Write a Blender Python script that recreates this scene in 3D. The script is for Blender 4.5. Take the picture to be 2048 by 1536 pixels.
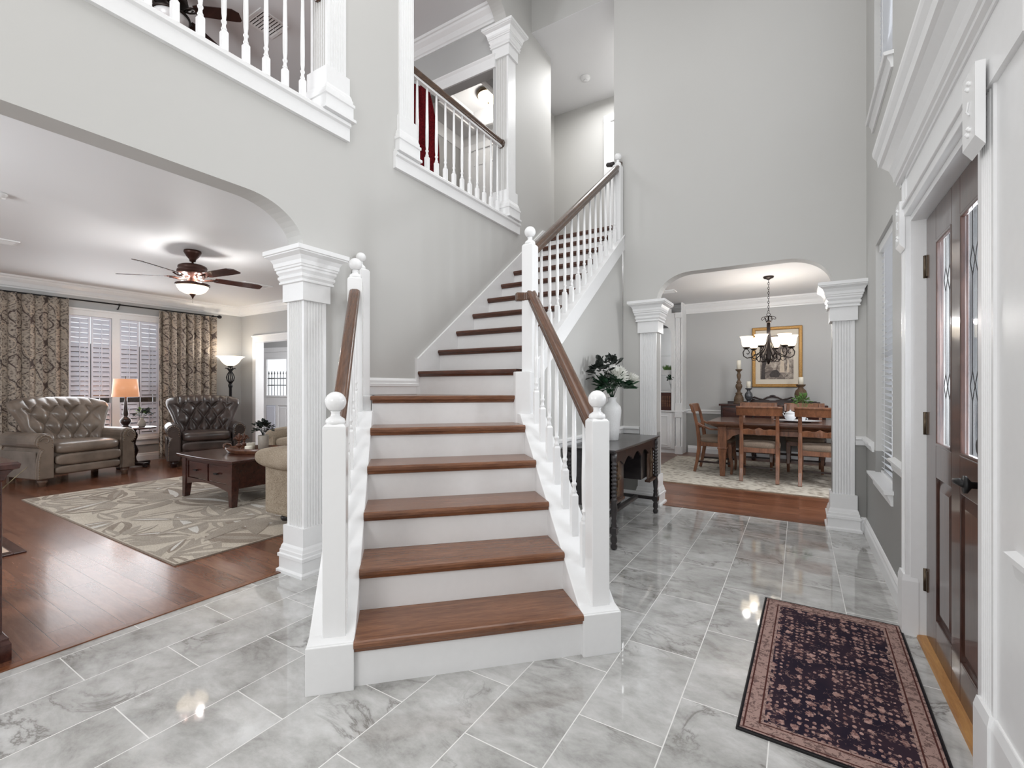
import bpy, bmesh, math, random
from mathutils import Matrix, Vector
from math import sin, cos, pi, radians, sqrt
random.seed(7)
for o in list(bpy.data.objects): bpy.data.objects.remove(o, do_unlink=True)
SC = bpy.context.scene
COL = SC.collection

# ---------------- camera ----------------
cam = bpy.data.cameras.new('camera')
cam.sensor_width = 36.0; cam.sensor_fit = 'HORIZONTAL'
cam.lens = 930.0 / 2048.0 * 36.0
cam.shift_y = 7.0 / 2048.0
cam.clip_start = 0.05; cam.clip_end = 200
camo = bpy.data.objects.new('camera', cam); COL.objects.link(camo)
camo.location = (0, 0, 1.23); camo.rotation_euler = (radians(90), 0, radians(31.683))
SC.camera = camo

# ---------------- world / exposure ----------------
w = bpy.data.worlds.new('world'); SC.world = w; w.use_nodes = True
wn = w.node_tree.nodes; wl = w.node_tree.links
bg = wn['Background']
bg.inputs[0].default_value = (0.93, 0.96, 1.0, 1); bg.inputs[1].default_value = 1.25
SC.view_settings.view_transform = 'Standard'; SC.view_settings.look = 'None'
SC.view_settings.gamma = 1; SC.view_settings.use_curve_mapping = False
SC.view_settings.exposure = 0.0

def area(name, loc, rot, sx, sy, power, col=(1, 1, 1), spread=180):
    l = bpy.data.lights.new(name, 'AREA'); l.shape = 'RECTANGLE'; l.size = sx; l.size_y = sy
    l.energy = power; l.color = col; l.spread = radians(spread)
    o = bpy.data.objects.new(name, l); COL.objects.link(o); o.location = loc; o.rotation_euler = rot
    return o
def point(name, loc, power, col=(1, .9, .75), rad=0.05, parent=None):
    l = bpy.data.lights.new(name, 'POINT'); l.energy = power; l.color = col; l.shadow_soft_size = rad
    o = bpy.data.objects.new(name, l); COL.objects.link(o); o.location = loc
    if parent: o.parent = parent
    return o
R90 = radians(90)
DAY = (0.94, 0.97, 1.0)
# daylight entering by the foyer windows and the door glass (area lights stand just inside the glass)
area('daylight_door', (0.66, 2.5, 1.45), (0, R90, 0), 1.1, 0.8, 26, DAY)
area('daylight_foyer_window', (0.42, 3.98, 1.75), (0, R90, radians(32)), 0.5, 0.35, 9, DAY, 120)
area('daylight_upper_window', (0.42, 3.98, 4.0), (0, R90 - radians(20), radians(35)), 0.9, 0.5, 5, DAY, 120)
area('daylight_transom', (0.42, 2.3, 3.1), (0, R90, 0), 1.0, 0.7, 16, DAY)
# unseen fill lights added to brighten foyer and rooms, plus living window daylight
area('foyer_ceiling_fill', (-1.1, 1.6, 5.9), (0, 0, 0), 2.6, 3.6, 66)  # broad added fill, no fixture known up there
NEU = (1, .97, .94)
point('entry_hall_fill', (-0.9, -1.9, 2.2), 100, NEU, .5)  # fill added behind the camera to brighten risers and casings
point('living_room_fill', (-4.8, -0.7, 2.1), 130, (.92, .97, 1), .4)  # fill added off-view to brighten the armchair fronts
point('living_room_side_fill', (-4.2, 3.4, 2.2), 22, (.92, .97, 1), .35)  # second unseen living room fill, no lamp stands here
area('living_window_light', (-9.12, 2.9, 1.45), (0, -R90, 0), 1.7, 1.5, 30, DAY)
point('dining_room_fill', (1.6, 5.5, 2.1), 105, (.96, .98, 1), .35)  # off-view fill added for the dining chair backs
point('dining_room_side_fill', (-1.9, 5.6, 2.2), 24, (.96, .98, 1), .3)  # second added dining fill, hidden behind the foyer wall
point('gallery_fill', (-5.0, 0.4, 3.9), 150, (.92, .97, 1), .4)  # unseen fill added to brighten the gallery ceiling
area('upper_hall_fill', (-2.2, 5.9, 5.45), (0, 0, 0), 0.8, 0.8, 22)  # added fill under the hall ceiling, without a fixture
point('back_hall_fill', (-8.0, 6.4, 1.9), 130, DAY, .4)  # unseen fill added to whiten the back door and its room
# ---------------- mesh helpers ----------------
JR = random.Random(5)
class MB:
    def __init__(s, m=None):
        s.v = []; s.f = []; s.mi = []; s.uv = {}; s.m = m or Matrix.Identity(4); s.cur = 0; s.smooth = []; s.sm = False
    def add(s, vs, fs, uvs=None, flip=False):
        b = len(s.v)
        for p in vs:
            q = s.m @ Vector(p); s.v.append((q.x, q.y, q.z))
        for i, f in enumerate(fs):
            if uvs: s.uv[len(s.f)] = [uvs[k] for k in f]
            s.f.append([b + k for k in f]); s.mi.append(s.cur); s.smooth.append(s.sm)
    def box(s, x0, x1, y0, y1, z0, z1):
        e = JR.uniform(.0001, .0006); x0 -= e; x1 += e; y0 -= e; y1 += e; z0 -= e; z1 += e   # keeps butted boards from sharing a plane
        s.add([(x0, y0, z0), (x1, y0, z0), (x1, y1, z0), (x0, y1, z0), (x0, y0, z1), (x1, y0, z1), (x1, y1, z1), (x0, y1, z1)],
              [(0, 3, 2, 1), (4, 5, 6, 7), (0, 1, 5, 4), (1, 2, 6, 5), (2, 3, 7, 6), (3, 0, 4, 7)])
    def prism(s, poly, a0, a1, axis='z'):
        n = len(poly)
        def P3(p, a):
            return (p[0], p[1], a) if axis == 'z' else ((a, p[0], p[1]) if axis == 'x' else (p[0], a, p[1]))
        vs = [P3(p, a0) for p in poly] + [P3(p, a1) for p in poly]
        fs = [tuple(range(n - 1, -1, -1)), tuple(range(n, 2 * n))] + [(i, (i + 1) % n, n + (i + 1) % n, n + i) for i in range(n)]
        s.add(vs, fs)
    def lathe(s, prof, c=(0, 0, 0), seg=20, axis='z', cap=True):
        vs = []; fs = []; n = len(prof)
        for r, z in prof:
            for k in range(seg):
                a = 2 * pi * k / seg
                p = (r * cos(a), r * sin(a), z)
                if axis == 'x': p = (z, r * cos(a), r * sin(a))
                if axis == 'y': p = (r * sin(a), z, r * cos(a))
                vs.append((p[0] + c[0], p[1] + c[1], p[2] + c[2]))
        for i in range(n - 1):
            for k in range(seg):
                k2 = (k + 1) % seg
                fs.append((i * seg + k, i * seg + k2, (i + 1) * seg + k2, (i + 1) * seg + k))
        if cap:
            fs.append(tuple(range(seg - 1, -1, -1))); fs.append(tuple((n - 1) * seg + k for k in range(seg)))
        o = s.sm; s.sm = True; s.add(vs, fs); s.sm = o
    def ball(s, c, r, seg=20, sz=1.0):
        s.lathe([(max(1e-4, r * sin(pi * i / 12)), -r * sz * cos(pi * i / 12)) for i in range(13)], c, seg)
    def tube(s, pts, r, seg=8, closed=False):
        pts = [Vector(p) for p in pts]; n = len(pts)
        rs = r if isinstance(r, (list, tuple)) else [r] * n
        vs = []; up = None
        for i, p in enumerate(pts):
            a = pts[(i - 1) % n] if (closed or i > 0) else p
            b = pts[(i + 1) % n] if (closed or i < n - 1) else p
            t = (b - a).normalized()
            if up is None:
                up = Vector((0, 0, 1)) if abs(t.z) < .9 else Vector((1, 0, 0))
            u = (up - t * up.dot(t)); u = u.normalized() if u.length > 1e-6 else t.orthogonal().normalized()
            up = u; v = t.cross(u)
            for k in range(seg):
                an = 2 * pi * k / seg
                q = p + (u * cos(an) + v * sin(an)) * rs[i]; vs.append(q[:])
        fs = []
        m = n if closed else n - 1
        for i in range(m):
            j = (i + 1) % n
            for k in range(seg):
                k2 = (k + 1) % seg
                fs.append((i * seg + k, i * seg + k2, j * seg + k2, j * seg + k))
        if not closed:
            fs.append(tuple(range(seg - 1, -1, -1))); fs.append(tuple((n - 1) * seg + k for k in range(seg)))
        o = s.sm; s.sm = True; s.add(vs, fs); s.sm = o
    def beam(s, pts, w, d, side=(1, 0, 0)):
        # rectangular section along a polyline; w along 'side', d across
        pts = [Vector(p) for p in pts]; n = len(pts); side = Vector(side).normalized()
        ws = w if isinstance(w, (list, tuple)) else [w] * n; ds = d if isinstance(d, (list, tuple)) else [d] * n
        vs = []
        for i, p in enumerate(pts):
            t = (pts[min(n - 1, i + 1)] - pts[max(0, i - 1)]).normalized()
            sd = (side - t * side.dot(t)).normalized(); v = t.cross(sd)
            for a, b in ((-1, -1), (1, -1), (1, 1), (-1, 1)):
                vs.append((p + sd * a * ws[i] / 2 + v * b * ds[i] / 2)[:])
        fs = [(3, 2, 1, 0), tuple((n - 1) * 4 + k for k in range(4))]
        for i in range(n - 1):
            for k in range(4):
                k2 = (k + 1) % 4
                fs.append((i * 4 + k, i * 4 + k2, (i + 1) * 4 + k2, (i + 1) * 4 + k))
        s.add(vs, fs)
    def grid(s, fn, nu, nv, uvf=None, closeu=False):
        vs = [fn(i / nu, j / nv) for j in range(nv + 1) for i in range(nu + 1)]
        fs = [(j * (nu + 1) + i, j * (nu + 1) + i + 1, (j + 1) * (nu + 1) + i + 1, (j + 1) * (nu + 1) + i) for j in range(nv) for i in range(nu)]
        uvs = [(uvf(i / nu, j / nv) if uvf else (i / nu, j / nv)) for j in range(nv + 1) for i in range(nu + 1)]
        o = s.sm; s.sm = True; s.add(vs, fs, uvs); s.sm = o
    def pillow(s, c, sx, sy, sz, e=0.5, e2=None, nu=28, nv=16):
        e2 = e2 or e
        def sp(a, ex): return math.copysign(abs(a) ** ex, a)
        vs = []; fs = []
        for j in range(nv + 1):
            ph = -pi / 2 + pi * j / nv
            for i in range(nu):
                th = 2 * pi * i / nu
                vs.append((c[0] + sx * sp(cos(ph), e2) * sp(cos(th), e), c[1] + sy * sp(cos(ph), e2) * sp(sin(th), e), c[2] + sz * sp(sin(ph), e2)))
        for j in range(nv):
            for i in range(nu):
                i2 = (i + 1) % nu
                fs.append((j * nu + i, j * nu + i2, (j + 1) * nu + i2, (j + 1) * nu + i))
        o = s.sm; s.sm = True; s.add(vs, fs); s.sm = o
    def build(s, name, mat, parent=None, bev=0, label=None, sub=0, weld=False):
        me = bpy.data.meshes.new(name); me.from_pydata(s.v, [], s.f)
        mats = mat if isinstance(mat, (list, tuple)) else [mat]
        for m in mats: me.materials.append(m)
        for i, p in enumerate(me.polygons):
            p.material_index = s.mi[i]; p.use_smooth = s.smooth[i]
        if s.uv:
            ul = me.uv_layers.new(name='UVMap')
            for fi, uvs in s.uv.items():
                p = me.polygons[fi]
                for k, li in enumerate(p.loop_indices): ul.data[li].uv = uvs[k]
        bm = bmesh.new(); bm.from_mesh(me)
        if weld: bmesh.ops.remove_doubles(bm, verts=bm.verts, dist=1e-5)
        bmesh.ops.recalc_face_normals(bm, faces=bm.faces); bm.to_mesh(me); bm.free()
        o = bpy.data.objects.new(name, me); COL.objects.link(o)
        if parent: o.parent = parent
        if bev:
            b = o.modifiers.new('bevel', 'BEVEL'); b.width = bev; b.segments = 2; b.limit_method = 'ANGLE'; b.angle_limit = radians(40); b.harden_normals = False
        if sub:
            b = o.modifiers.new('sub', 'SUBSURF'); b.levels = sub; b.render_levels = sub
        if label: o['label'] = label
        return o

def T(x, y, z=0, rz=0): return Matrix.Translation((x, y, z)) @ Matrix.Rotation(rz, 4, 'Z')
def thing(name, label, cat, loc=(0, 0, 0), rz=0, group=None):
    o = bpy.data.objects.new(name, None); COL.objects.link(o); o.empty_display_size = .1
    o.location = loc; o.rotation_euler = (0, 0, rz); o['label'] = label; o['category'] = cat
    if group: o['group'] = group
    return o
def tag(o, label, cat, group=None, kind=None):
    o['label'] = label; o['category'] = cat
    if group: o['group'] = group
    if kind: o['kind'] = kind
    return o
def struct(o, label=None):
    o['kind'] = 'structure'
    if label: o['label'] = label
    return o
def sempty(name, label=None, loc=(0, 0, 0)):
    o = bpy.data.objects.new(name, None); COL.objects.link(o); o.location = loc; o.empty_display_size = .1
    return struct(o, label)
def dup(root, loc=None, rz=None, label=None, group=None):
    def cp(o, par):
        c = o.copy(); COL.objects.link(c); c.parent = par
        for k in [x for x in bpy.data.objects if x.parent == o]: cp(k, c)
        return c
    r = cp(root, root.parent)
    if loc is not None: r.location = loc
    if rz is not None: r.rotation_euler = (0, 0, rz)
    if label: r['label'] = label
    if group: r['group'] = group
    return r

# ---------------- materials ----------------
def srgb(r, g, b):
    def f(c):
        c /= 255.0
        return c / 12.92 if c <= .04045 else ((c + .055) / 1.055) ** 2.4
    return (f(r), f(g), f(b), 1)
class NT:
    def __init__(s, name):
        s.mat = bpy.data.materials.new(name); s.mat.use_nodes = True
        s.n = s.mat.node_tree.nodes; s.l = s.mat.node_tree.links
        s.b = s.n['Principled BSDF']
    def put(s, node, k, val):
        if val is None: return
        if hasattr(val, 'is_linked') or isinstance(val, bpy.types.NodeSocket): s.l.new(val, node.inputs[k])
        else: node.inputs[k].default_value = val
    def co(s, kind='Object', scale=(1, 1, 1), loc=(0, 0, 0), rot=(0, 0, 0)):
        t = s.n.new('ShaderNodeTexCoord'); m = s.n.new('ShaderNodeMapping')
        s.l.new(t.outputs[kind], m.inputs[0]); m.inputs[1].default_value = loc; m.inputs[2].default_value = rot; m.inputs[3].default_value = scale
        return m.outputs[0]
    def noise(s, v=None, scale=5, det=3, rough=.5, dist=0, out=0):
        t = s.n.new('ShaderNodeTexNoise'); s.put(t, 'Vector', v); t.inputs['Scale'].default_value = scale
        t.inputs['Detail'].default_value = det; t.inputs['Roughness'].default_value = rough; t.inputs['Distortion'].default_value = dist
        return t.outputs[out]
    def voro(s, v=None, scale=5, feat='F1', out='Distance', rnd=1):
        t = s.n.new('ShaderNodeTexVoronoi'); t.feature = feat; s.put(t, 'Vector', v); t.inputs['Scale'].default_value = scale
        t.inputs['Randomness'].default_value = rnd
        return t.outputs[out]
    def m(s, op, a, b=None, c=None):
        t = s.n.new('ShaderNodeMath'); t.operation = op; s.put(t, 0, a)
        if b is not None: s.put(t, 1, b)
        if c is not None: s.put(t, 2, c)
        return t.outputs[0]
    def sep(s, v):
        t = s.n.new('ShaderNodeSeparateXYZ'); s.l.new(v, t.inputs[0]); return t.outputs
    def comb(s, x, y, z=0.0):
        t = s.n.new('ShaderNodeCombineXYZ'); s.put(t, 0, x); s.put(t, 1, y); s.put(t, 2, z); return t.outputs[0]
    def ramp(s, fac, stops, interp='LINEAR'):
        t = s.n.new('ShaderNodeValToRGB'); s.l.new(fac, t.inputs[0]); cr = t.color_ramp; cr.interpolation = interp
        while len(cr.elements) < len(stops): cr.elements.new(.5)
        for e, (p, c) in zip(cr.elements, stops): e.position = p; e.color = c
        return t.outputs[0]
    def mix(s, fac, a, b, mode='MIX'):
        t = s.n.new('ShaderNodeMix'); t.data_type = 'RGBA'; t.blend_type = mode
        s.put(t, 0, fac); s.put(t, 6, a); s.put(t, 7, b); return t.outputs[2]
    def bump(s, h, strength=.2, dist=.01):
        t = s.n.new('ShaderNodeBump'); t.inputs['Strength'].default_value = strength; t.inputs['Distance'].default_value = dist
        s.l.new(h, t.inputs['Height']); s.l.new(t.outputs[0], s.b.inputs['Normal'])
    def fin(s, col=None, rough=.5, metal=0, spec=None, coat=0, emis=None, estr=0, trans=None):
        s.put(s.b, 'Base Color', col); s.put(s.b, 'Roughness', rough); s.b.inputs['Metallic'].default_value = metal
        if spec is not None: s.b.inputs['Specular IOR Level'].default_value = spec
        if coat: s.b.inputs['Coat Weight'].default_value = coat; s.b.inputs['Coat Roughness'].default_value = .08
        if emis: s.b.inputs['Emission Color'].default_value = emis; s.b.inputs['Emission Strength'].default_value = estr
        if trans is not None: s.b.inputs['Transmission Weight'].default_value = trans
        return s.mat
def flat(name, c, rough=.5, metal=0, spec=None, coat=0, nz=.04, ns=30):
    t = NT(name); n = t.noise(t.co(), ns, 3)
    d = tuple(x * (1 - nz) for x in c[:3]) + (1,); e = tuple(min(1, x * (1 + nz)) for x in c[:3]) + (1,)
    return t.fin(t.ramp(n, [(.3, d), (.7, e)]), rough, metal, spec, coat)
def glow(name, c, st):
    t = NT(name); return t.fin(c, .4, emis=c, estr=st)
def wood(name, dark, light, scale=(1, 1, 1), rough=.35, ns=6, coat=0, contrast=(.3, .7)):
    t = NT(name); co = t.co('Object', scale)
    n = t.noise(co, ns, 6, .6, .6); n2 = t.noise(co, ns * 7, 3, .6)
    a = t.m('ADD', t.m('MULTIPLY', n, .75), t.m('MULTIPLY', n2, .25))
    t.bump(a, .08, .004)
    return t.fin(t.ramp(a, [(contrast[0], dark), (contrast[1], light)]), rough, coat=coat)

M = {}
def paint(name, c, rough=.55):
    t = NT(name); n = t.noise(t.co(), 160, 2); t.bump(n, .05, .002)
    big = t.noise(t.co(), 1.2, 2)
    d = tuple(x * .985 for x in c[:3]) + (1,)
    return t.fin(t.ramp(big, [(.35, d), (.65, c)]), rough, spec=.3)
M['wall'] = paint('wall_paint', srgb(199, 198, 195))
M['wall_gray'] = paint('wall_paint_gray', srgb(186, 186, 185))
M['wall_dark'] = paint('wainscot_paint', srgb(150, 149, 146))
M['ceil'] = paint('ceiling_paint', srgb(226, 226, 227))
M['white'] = flat('trim_white', srgb(238, 238, 238), .3, nz=.01)
M['white_gloss'] = flat('newel_white', srgb(242, 242, 242), .16, nz=.005)
M['oak'] = wood('stair_oak', srgb(66, 36, 22), srgb(150, 92, 56), (1, 1, 1), .28, 9, coat=.2, contrast=(.25, .75))
def oakmat(name, rot, dark=srgb(84, 50, 34), light=srgb(156, 106, 74), pitch=0):
    t = NT(name); co = t.co('Object', (1, 1, 1), rot=rot)
    mp = t.n.new('ShaderNodeMapping'); t.l.new(co, mp.inputs[0]); mp.inputs[2].default_value = (0, -pitch, 0)
    m2 = t.n.new('ShaderNodeMapping'); t.l.new(mp.outputs[0], m2.inputs[0]); m2.inputs[3].default_value = (1.2, 14, 14); co = m2.outputs[0]
    n = t.noise(co, 2.5, 5, .65, .8); n2 = t.noise(co, 14, 3, .6)
    a = t.m('ADD', t.m('MULTIPLY', n, .6), t.m('MULTIPLY', n2, .4)); t.bump(a, .1, .002)
    return t.fin(t.ramp(a, [(.3, dark), (.55, tuple((x + y) / 2 for x, y in zip(dark, light))), (.72, light)]), .27, coat=.25)
M['oak_lower'] = oakmat('stair_oak_lower', (0, 0, radians(-45)))
M['oak_upper'] = oakmat('stair_oak_upper', (0, 0, 0), srgb(52, 28, 20), srgb(110, 66, 46))
M['rail'] = oakmat('handrail_oak', (0, 0, radians(45)), srgb(60, 40, 30), srgb(124, 86, 62), pitch=radians(37))
M['rail_up'] = oakmat('handrail_oak_upper', (0, 0, radians(90)), srgb(52, 40, 34), srgb(112, 84, 66), pitch=radians(36))
# marble tile floor
t = NT('marble_tile'); co = t.co('Object', (1, 1, 1), loc=(2.553, -.719, 0)); x, y, z = t.sep(co)
br = t.n.new('ShaderNodeTexBrick'); t.l.new(t.comb(y, x), br.inputs['Vector'])
br.offset = .5; br.inputs['Scale'].default_value = 1; br.inputs['Mortar Size'].default_value = .0022; br.inputs['Mortar Smooth'].default_value = .1
br.inputs['Brick Width'].default_value = .602; br.inputs['Row Height'].default_value = .308; br.inputs['Bias'].default_value = 0
br.inputs['Color1'].default_value = (.0, .0, .0, 1); br.inputs['Color2'].default_value = (1, 1, 1, 1); br.inputs['Mortar'].default_value = (.5, .5, .5, 1)
off = t.m('MULTIPLY', br.outputs['Color'], 7.3)
cc = t.comb(t.m('ADD', x, off), t.m('ADD', y, off), off)
rotm = t.n.new('ShaderNodeMapping'); t.l.new(cc, rotm.inputs[0]); rotm.inputs[2].default_value = (0, 0, radians(35)); rotm.inputs[3].default_value = (1.2, 1.9, 1)
n1 = t.m('ADD', t.m('MULTIPLY', t.noise(rotm.outputs[0], 2.2, 7, .66, .35), .72), t.m('MULTIPLY', t.noise(rotm.outputs[0], 9, 5, .7, .3), .28))
vein = t.m('ABSOLUTE', t.m('SUBTRACT', t.noise(rotm.outputs[0], 1.5, 7, .62, 1.2), .5))
vm = t.ramp(vein, [(0.0, (1, 1, 1, 1)), (.012, (.5, .5, .5, 1)), (.03, (.12, .12, .12, 1)), (.07, (0, 0, 0, 1))])
gate = t.ramp(t.noise(cc, 1.6, 2), [(.46, (0, 0, 0, 1)), (.6, (1, 1, 1, 1))])
base = t.ramp(n1, [(.34, srgb(134, 132, 129)), (.44, srgb(172, 171, 168)), (.54, srgb(194, 193, 191)), (.66, srgb(214, 214, 213))])
base = t.mix(t.m('MULTIPLY', t.m('MULTIPLY', vm, gate), .75), base, srgb(104, 100, 94))
c = t.mix(br.outputs['Fac'], base, srgb(232, 231, 228))
M['tile'] = t.fin(c, t.m('ADD', .05, t.m('MULTIPLY', br.outputs['Fac'], .4)), spec=.8, coat=.35); t.b.inputs['Coat Roughness'].default_value = .02
# plank floors
def planks(name, dark, mid, light, rough, bw=.95, rh=.125):
    t = NT(name); co = t.co(); x, y, z = t.sep(co)
    br = t.n.new('ShaderNodeTexBrick'); t.l.new(co, br.inputs['Vector']); br.offset = .37; br.offset_frequency = 3
    br.inputs['Scale'].default_value = 1; br.inputs['Mortar Size'].default_value = .0012; br.inputs['Mortar Smooth'].default_value = .2
    br.inputs['Brick Width'].default_value = bw; br.inputs['Row Height'].default_value = rh; br.inputs['Bias'].default_value = 0
    br.inputs['Color1'].default_value = (0, 0, 0, 1); br.inputs['Color2'].default_value = (1, 1, 1, 1); br.inputs['Mortar'].default_value = (.5, .5, .5, 1)
    o = t.m('MULTIPLY', br.outputs['Color'], 9.0)
    cc = t.comb(t.m('MULTIPLY', t.m('ADD', x, o), .8), t.m('ADD', t.m('MULTIPLY', y, 5), o), o)
    n = t.noise(cc, 3.2, 6, .62, 1.0); n2 = t.noise(cc, 18, 3, .6)
    a = t.m('ADD', t.m('ADD', t.m('MULTIPLY', n, .6), t.m('MULTIPLY', n2, .2)), t.m('MULTIPLY', br.outputs['Color'], .2))
    c = t.ramp(a, [(.3, dark), (.5, mid), (.72, light)])
    c = t.mix(br.outputs['Fac'], c, tuple(v * .45 for v in dark[:3]) + (1,))
    t.bump(t.m('SUBTRACT', n, br.outputs['Fac']), .12, .004)
    return t.fin(c, rough, coat=.15)
M['plank'] = planks('wood_floor_planks', srgb(84, 50, 36), srgb(116, 74, 55), srgb(142, 98, 76), .24)
M['plank_din'] = planks('wood_floor_planks_dining', srgb(82, 48, 33), srgb(116, 72, 50), srgb(140, 94, 68), .32, 1.1, .085)
# furniture materials
M['cherry'] = wood('dark_cherry', srgb(38, 21, 19), srgb(84, 46, 38), (1, 6, 6), .22, 4, coat=.3)
M['walnut'] = wood('dark_walnut', srgb(26, 17, 16), srgb(58, 38, 34), (1, 5, 5), .3, 4, coat=.2)
M['ebony'] = wood('ebonized_wood', srgb(28, 26, 28), srgb(58, 52, 52), (1, 4, 4), .28, 4, coat=.3)
M['dinwood'] = wood('dining_wood', srgb(84, 52, 37), srgb(156, 106, 76), (5, 5, 1), .3, 4, coat=.2)
M['dintop'] = wood('dining_table_wood', srgb(68, 42, 31), srgb(122, 80, 58), (1, 6, 6), .22, 4, coat=.3)
M['carved'] = wood('carved_wood', srgb(58, 44, 34), srgb(120, 96, 72), (4, 4, 4), .6, 14)
M['carved_red'] = wood('carved_finial_wood', srgb(52, 26, 16), srgb(112, 68, 46), (4, 4, 4), .5, 14)
def leather(name, dark, light, rough=.34):
    t = NT(name); co = t.co(); n = t.noise(co, 4, 4); v = t.voro(co, 160)
    t.bump(v, .12, .002); return t.fin(t.ramp(n, [(.35, dark), (.65, light)]), rough, coat=.12)
M['leather1'] = leather('taupe_leather', srgb(104, 91, 80), srgb(136, 121, 108), .32)
M['leather1side'] = leather('taupe_suede', srgb(112, 101, 92), srgb(134, 122, 112), .8)
M['leather2'] = leather('dark_brown_leather', srgb(52, 42, 39), srgb(78, 65, 60), .3)
M['nail'] = flat('nailhead_brass', srgb(150, 132, 110), .35, .8)
def fabric(name, a, b, sc=260, rough=.95):
    t = NT(name); co = t.co(); n = t.noise(co, sc, 2); n2 = t.noise(co, 6, 3)
    f = t.m('ADD', t.m('MULTIPLY', n, .7), t.m('MULTIPLY', n2, .3)); t.bump(n, .4, .003)
    return t.fin(t.ramp(f, [(.38, a), (.62, b)]), rough, spec=.15)
M['sofa'] = fabric('beige_tweed', srgb(134, 120, 103), srgb(178, 164, 146), 170)
M['seatfab'] = fabric('seat_fabric', srgb(118, 104, 92), srgb(150, 136, 122))
M['bronze'] = flat('oil_rubbed_bronze', srgb(40, 32, 29), .4, .6)
M['iron'] = flat('black_iron', srgb(26, 25, 26), .45, .4)
M['hinge'] = flat('aged_brass_hinge', srgb(92, 80, 66), .35, .8)
M['gold'] = flat('gilt_frame', srgb(158, 120, 66), .4, .5, nz=.25, ns=60)
M['candle'] = flat('candle_wax', srgb(238, 232, 216), .5, nz=.01)
M['porcelain'] = flat('white_porcelain', srgb(232, 234, 238), .15, nz=.01)
M['vase'] = flat('white_speckled_ceramic', srgb(230, 230, 230), .45, nz=.05, ns=120)
M['leaf'] = flat('leaf_green', srgb(36, 66, 44), .45, nz=.35, ns=14)
M['leafdark'] = flat('leaf_dark', srgb(34, 42, 36), .45, nz=.35, ns=14)
M['leaflight'] = flat('leaf_light', srgb(96, 132, 70), .5, nz=.3, ns=14)
M['petal'] = flat('petal_white', srgb(236, 236, 230), .6, nz=.05)
M['pot'] = flat('stoneware_pot', srgb(168, 160, 150), .6, nz=.08)
M['dark'] = flat('hollow_shade', srgb(62, 62, 64), .7)  # dark tone standing for shade in the vents and the upstairs doorway
M['red'] = fabric('red_velvet', srgb(72, 10, 16), srgb(112, 22, 30), 60)
M['shutter'] = flat('shutter_white', srgb(230, 233, 244), .35, nz=.01)
M['blind'] = flat('blind_slat', srgb(236, 238, 242), .4, nz=.01)
M['thresh'] = wood('oak_threshold', srgb(148, 96, 46), srgb(198, 148, 86), (8, 1, 8), .4, 4)
t = NT('clear_glass'); tr = t.n.new('ShaderNodeBsdfTransparent'); gl = t.n.new('ShaderNodeBsdfGlossy'); gl.inputs['Roughness'].default_value = .03
mx = t.n.new('ShaderNodeMixShader'); mx.inputs[0].default_value = .08; t.l.new(tr.outputs[0], mx.inputs[1]); t.l.new(gl.outputs[0], mx.inputs[2])
t.l.new(mx.outputs[0], t.n['Material Output'].inputs[0]); M['glass'] = t.mat
t = NT('bevelled_glass'); tr = t.n.new('ShaderNodeBsdfTransparent'); n = t.noise(t.co('Object', (1, 6, .6)), 5, 2)
t.l.new(t.ramp(n, [(.3, (.55, .57, .6, 1)), (.6, (.95, .96, .97, 1))]), tr.inputs[0])
gl = t.n.new('ShaderNodeBsdfGlossy'); gl.inputs['Roughness'].default_value = .05
mx = t.n.new('ShaderNodeMixShader'); mx.inputs[0].default_value = .12; t.l.new(tr.outputs[0], mx.inputs[1]); t.l.new(gl.outputs[0], mx.inputs[2])
t.l.new(mx.outputs[0], t.n['Material Output'].inputs[0]); M['bevglass'] = t.mat
t = NT('mirror'); M['mirror'] = t.fin((.82, .83, .84, 1), .02, 1)
M['shade_glow'] = glow('lit_glass_shade', (1.0, .87, .68, 1), 1.5)
M['shade_fan'] = glow('lit_amber_glass', (1.0, .82, .60, 1), 1.5)
M['shade_lamp'] = glow('lit_linen_shade', srgb(214, 152, 112), .55)
# front door: stained mahogany
t = NT('stained_mahogany'); co = t.co('Object', (6, 6, .7)); n = t.noise(co, 6, 5, .65, .5); n2 = t.noise(co, 30, 2)
a = t.m('ADD', t.m('MULTIPLY', n, .6), t.m('MULTIPLY', n2, .4)); t.bump(a, .08, .002)
M['door'] = t.fin(t.ramp(a, [(.3, srgb(46, 30, 26)), (.7, srgb(84, 54, 44))]), .3, coat=.6)
# ---------------- setting: floors, walls, ceilings ----------------
XL = -2.76; XR = .485; YB = 4.92; YD = 9.3; XW = -9.4; YE = 5.02; ZC = 2.80; Z2 = 3.12; ZU = 5.53; ZF = 6.1
def floor(x0, x1, y0, y1, z, mat, name='floor', th=.05):
    b = MB(); b.box(x0, x1, y0, y1, z - th, z); return struct(b.build(name, mat))
b = MB(); b.box(-2.93, .62, -3.0, 4.985, -.05, 0); struct(b.build('floor', M['tile']), 'polished grey marble tile floor of the foyer')
struct(floor(-12.5, -2.93, -3.0, 9.0, 0, M['plank']), 'brown plank floor of the living room')
struct(floor(-2.93, 3.6, 4.985, YD + .2, 0, M['plank_din']), 'brown plank floor of the dining room')
b = MB(); b.box(-2.965, -2.925, -3.0, 1.84, 0, .006); struct(b.build('trim_1', M['oak'], bev=.002), 'wood threshold strip between marble and living room planks')
b = MB(); b.box(-1.26, .25, 4.965, 5.0, 0, .006); struct(b.build('trim_2', M['oak'], bev=.002), 'wood threshold strip under the dining arch')

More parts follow.
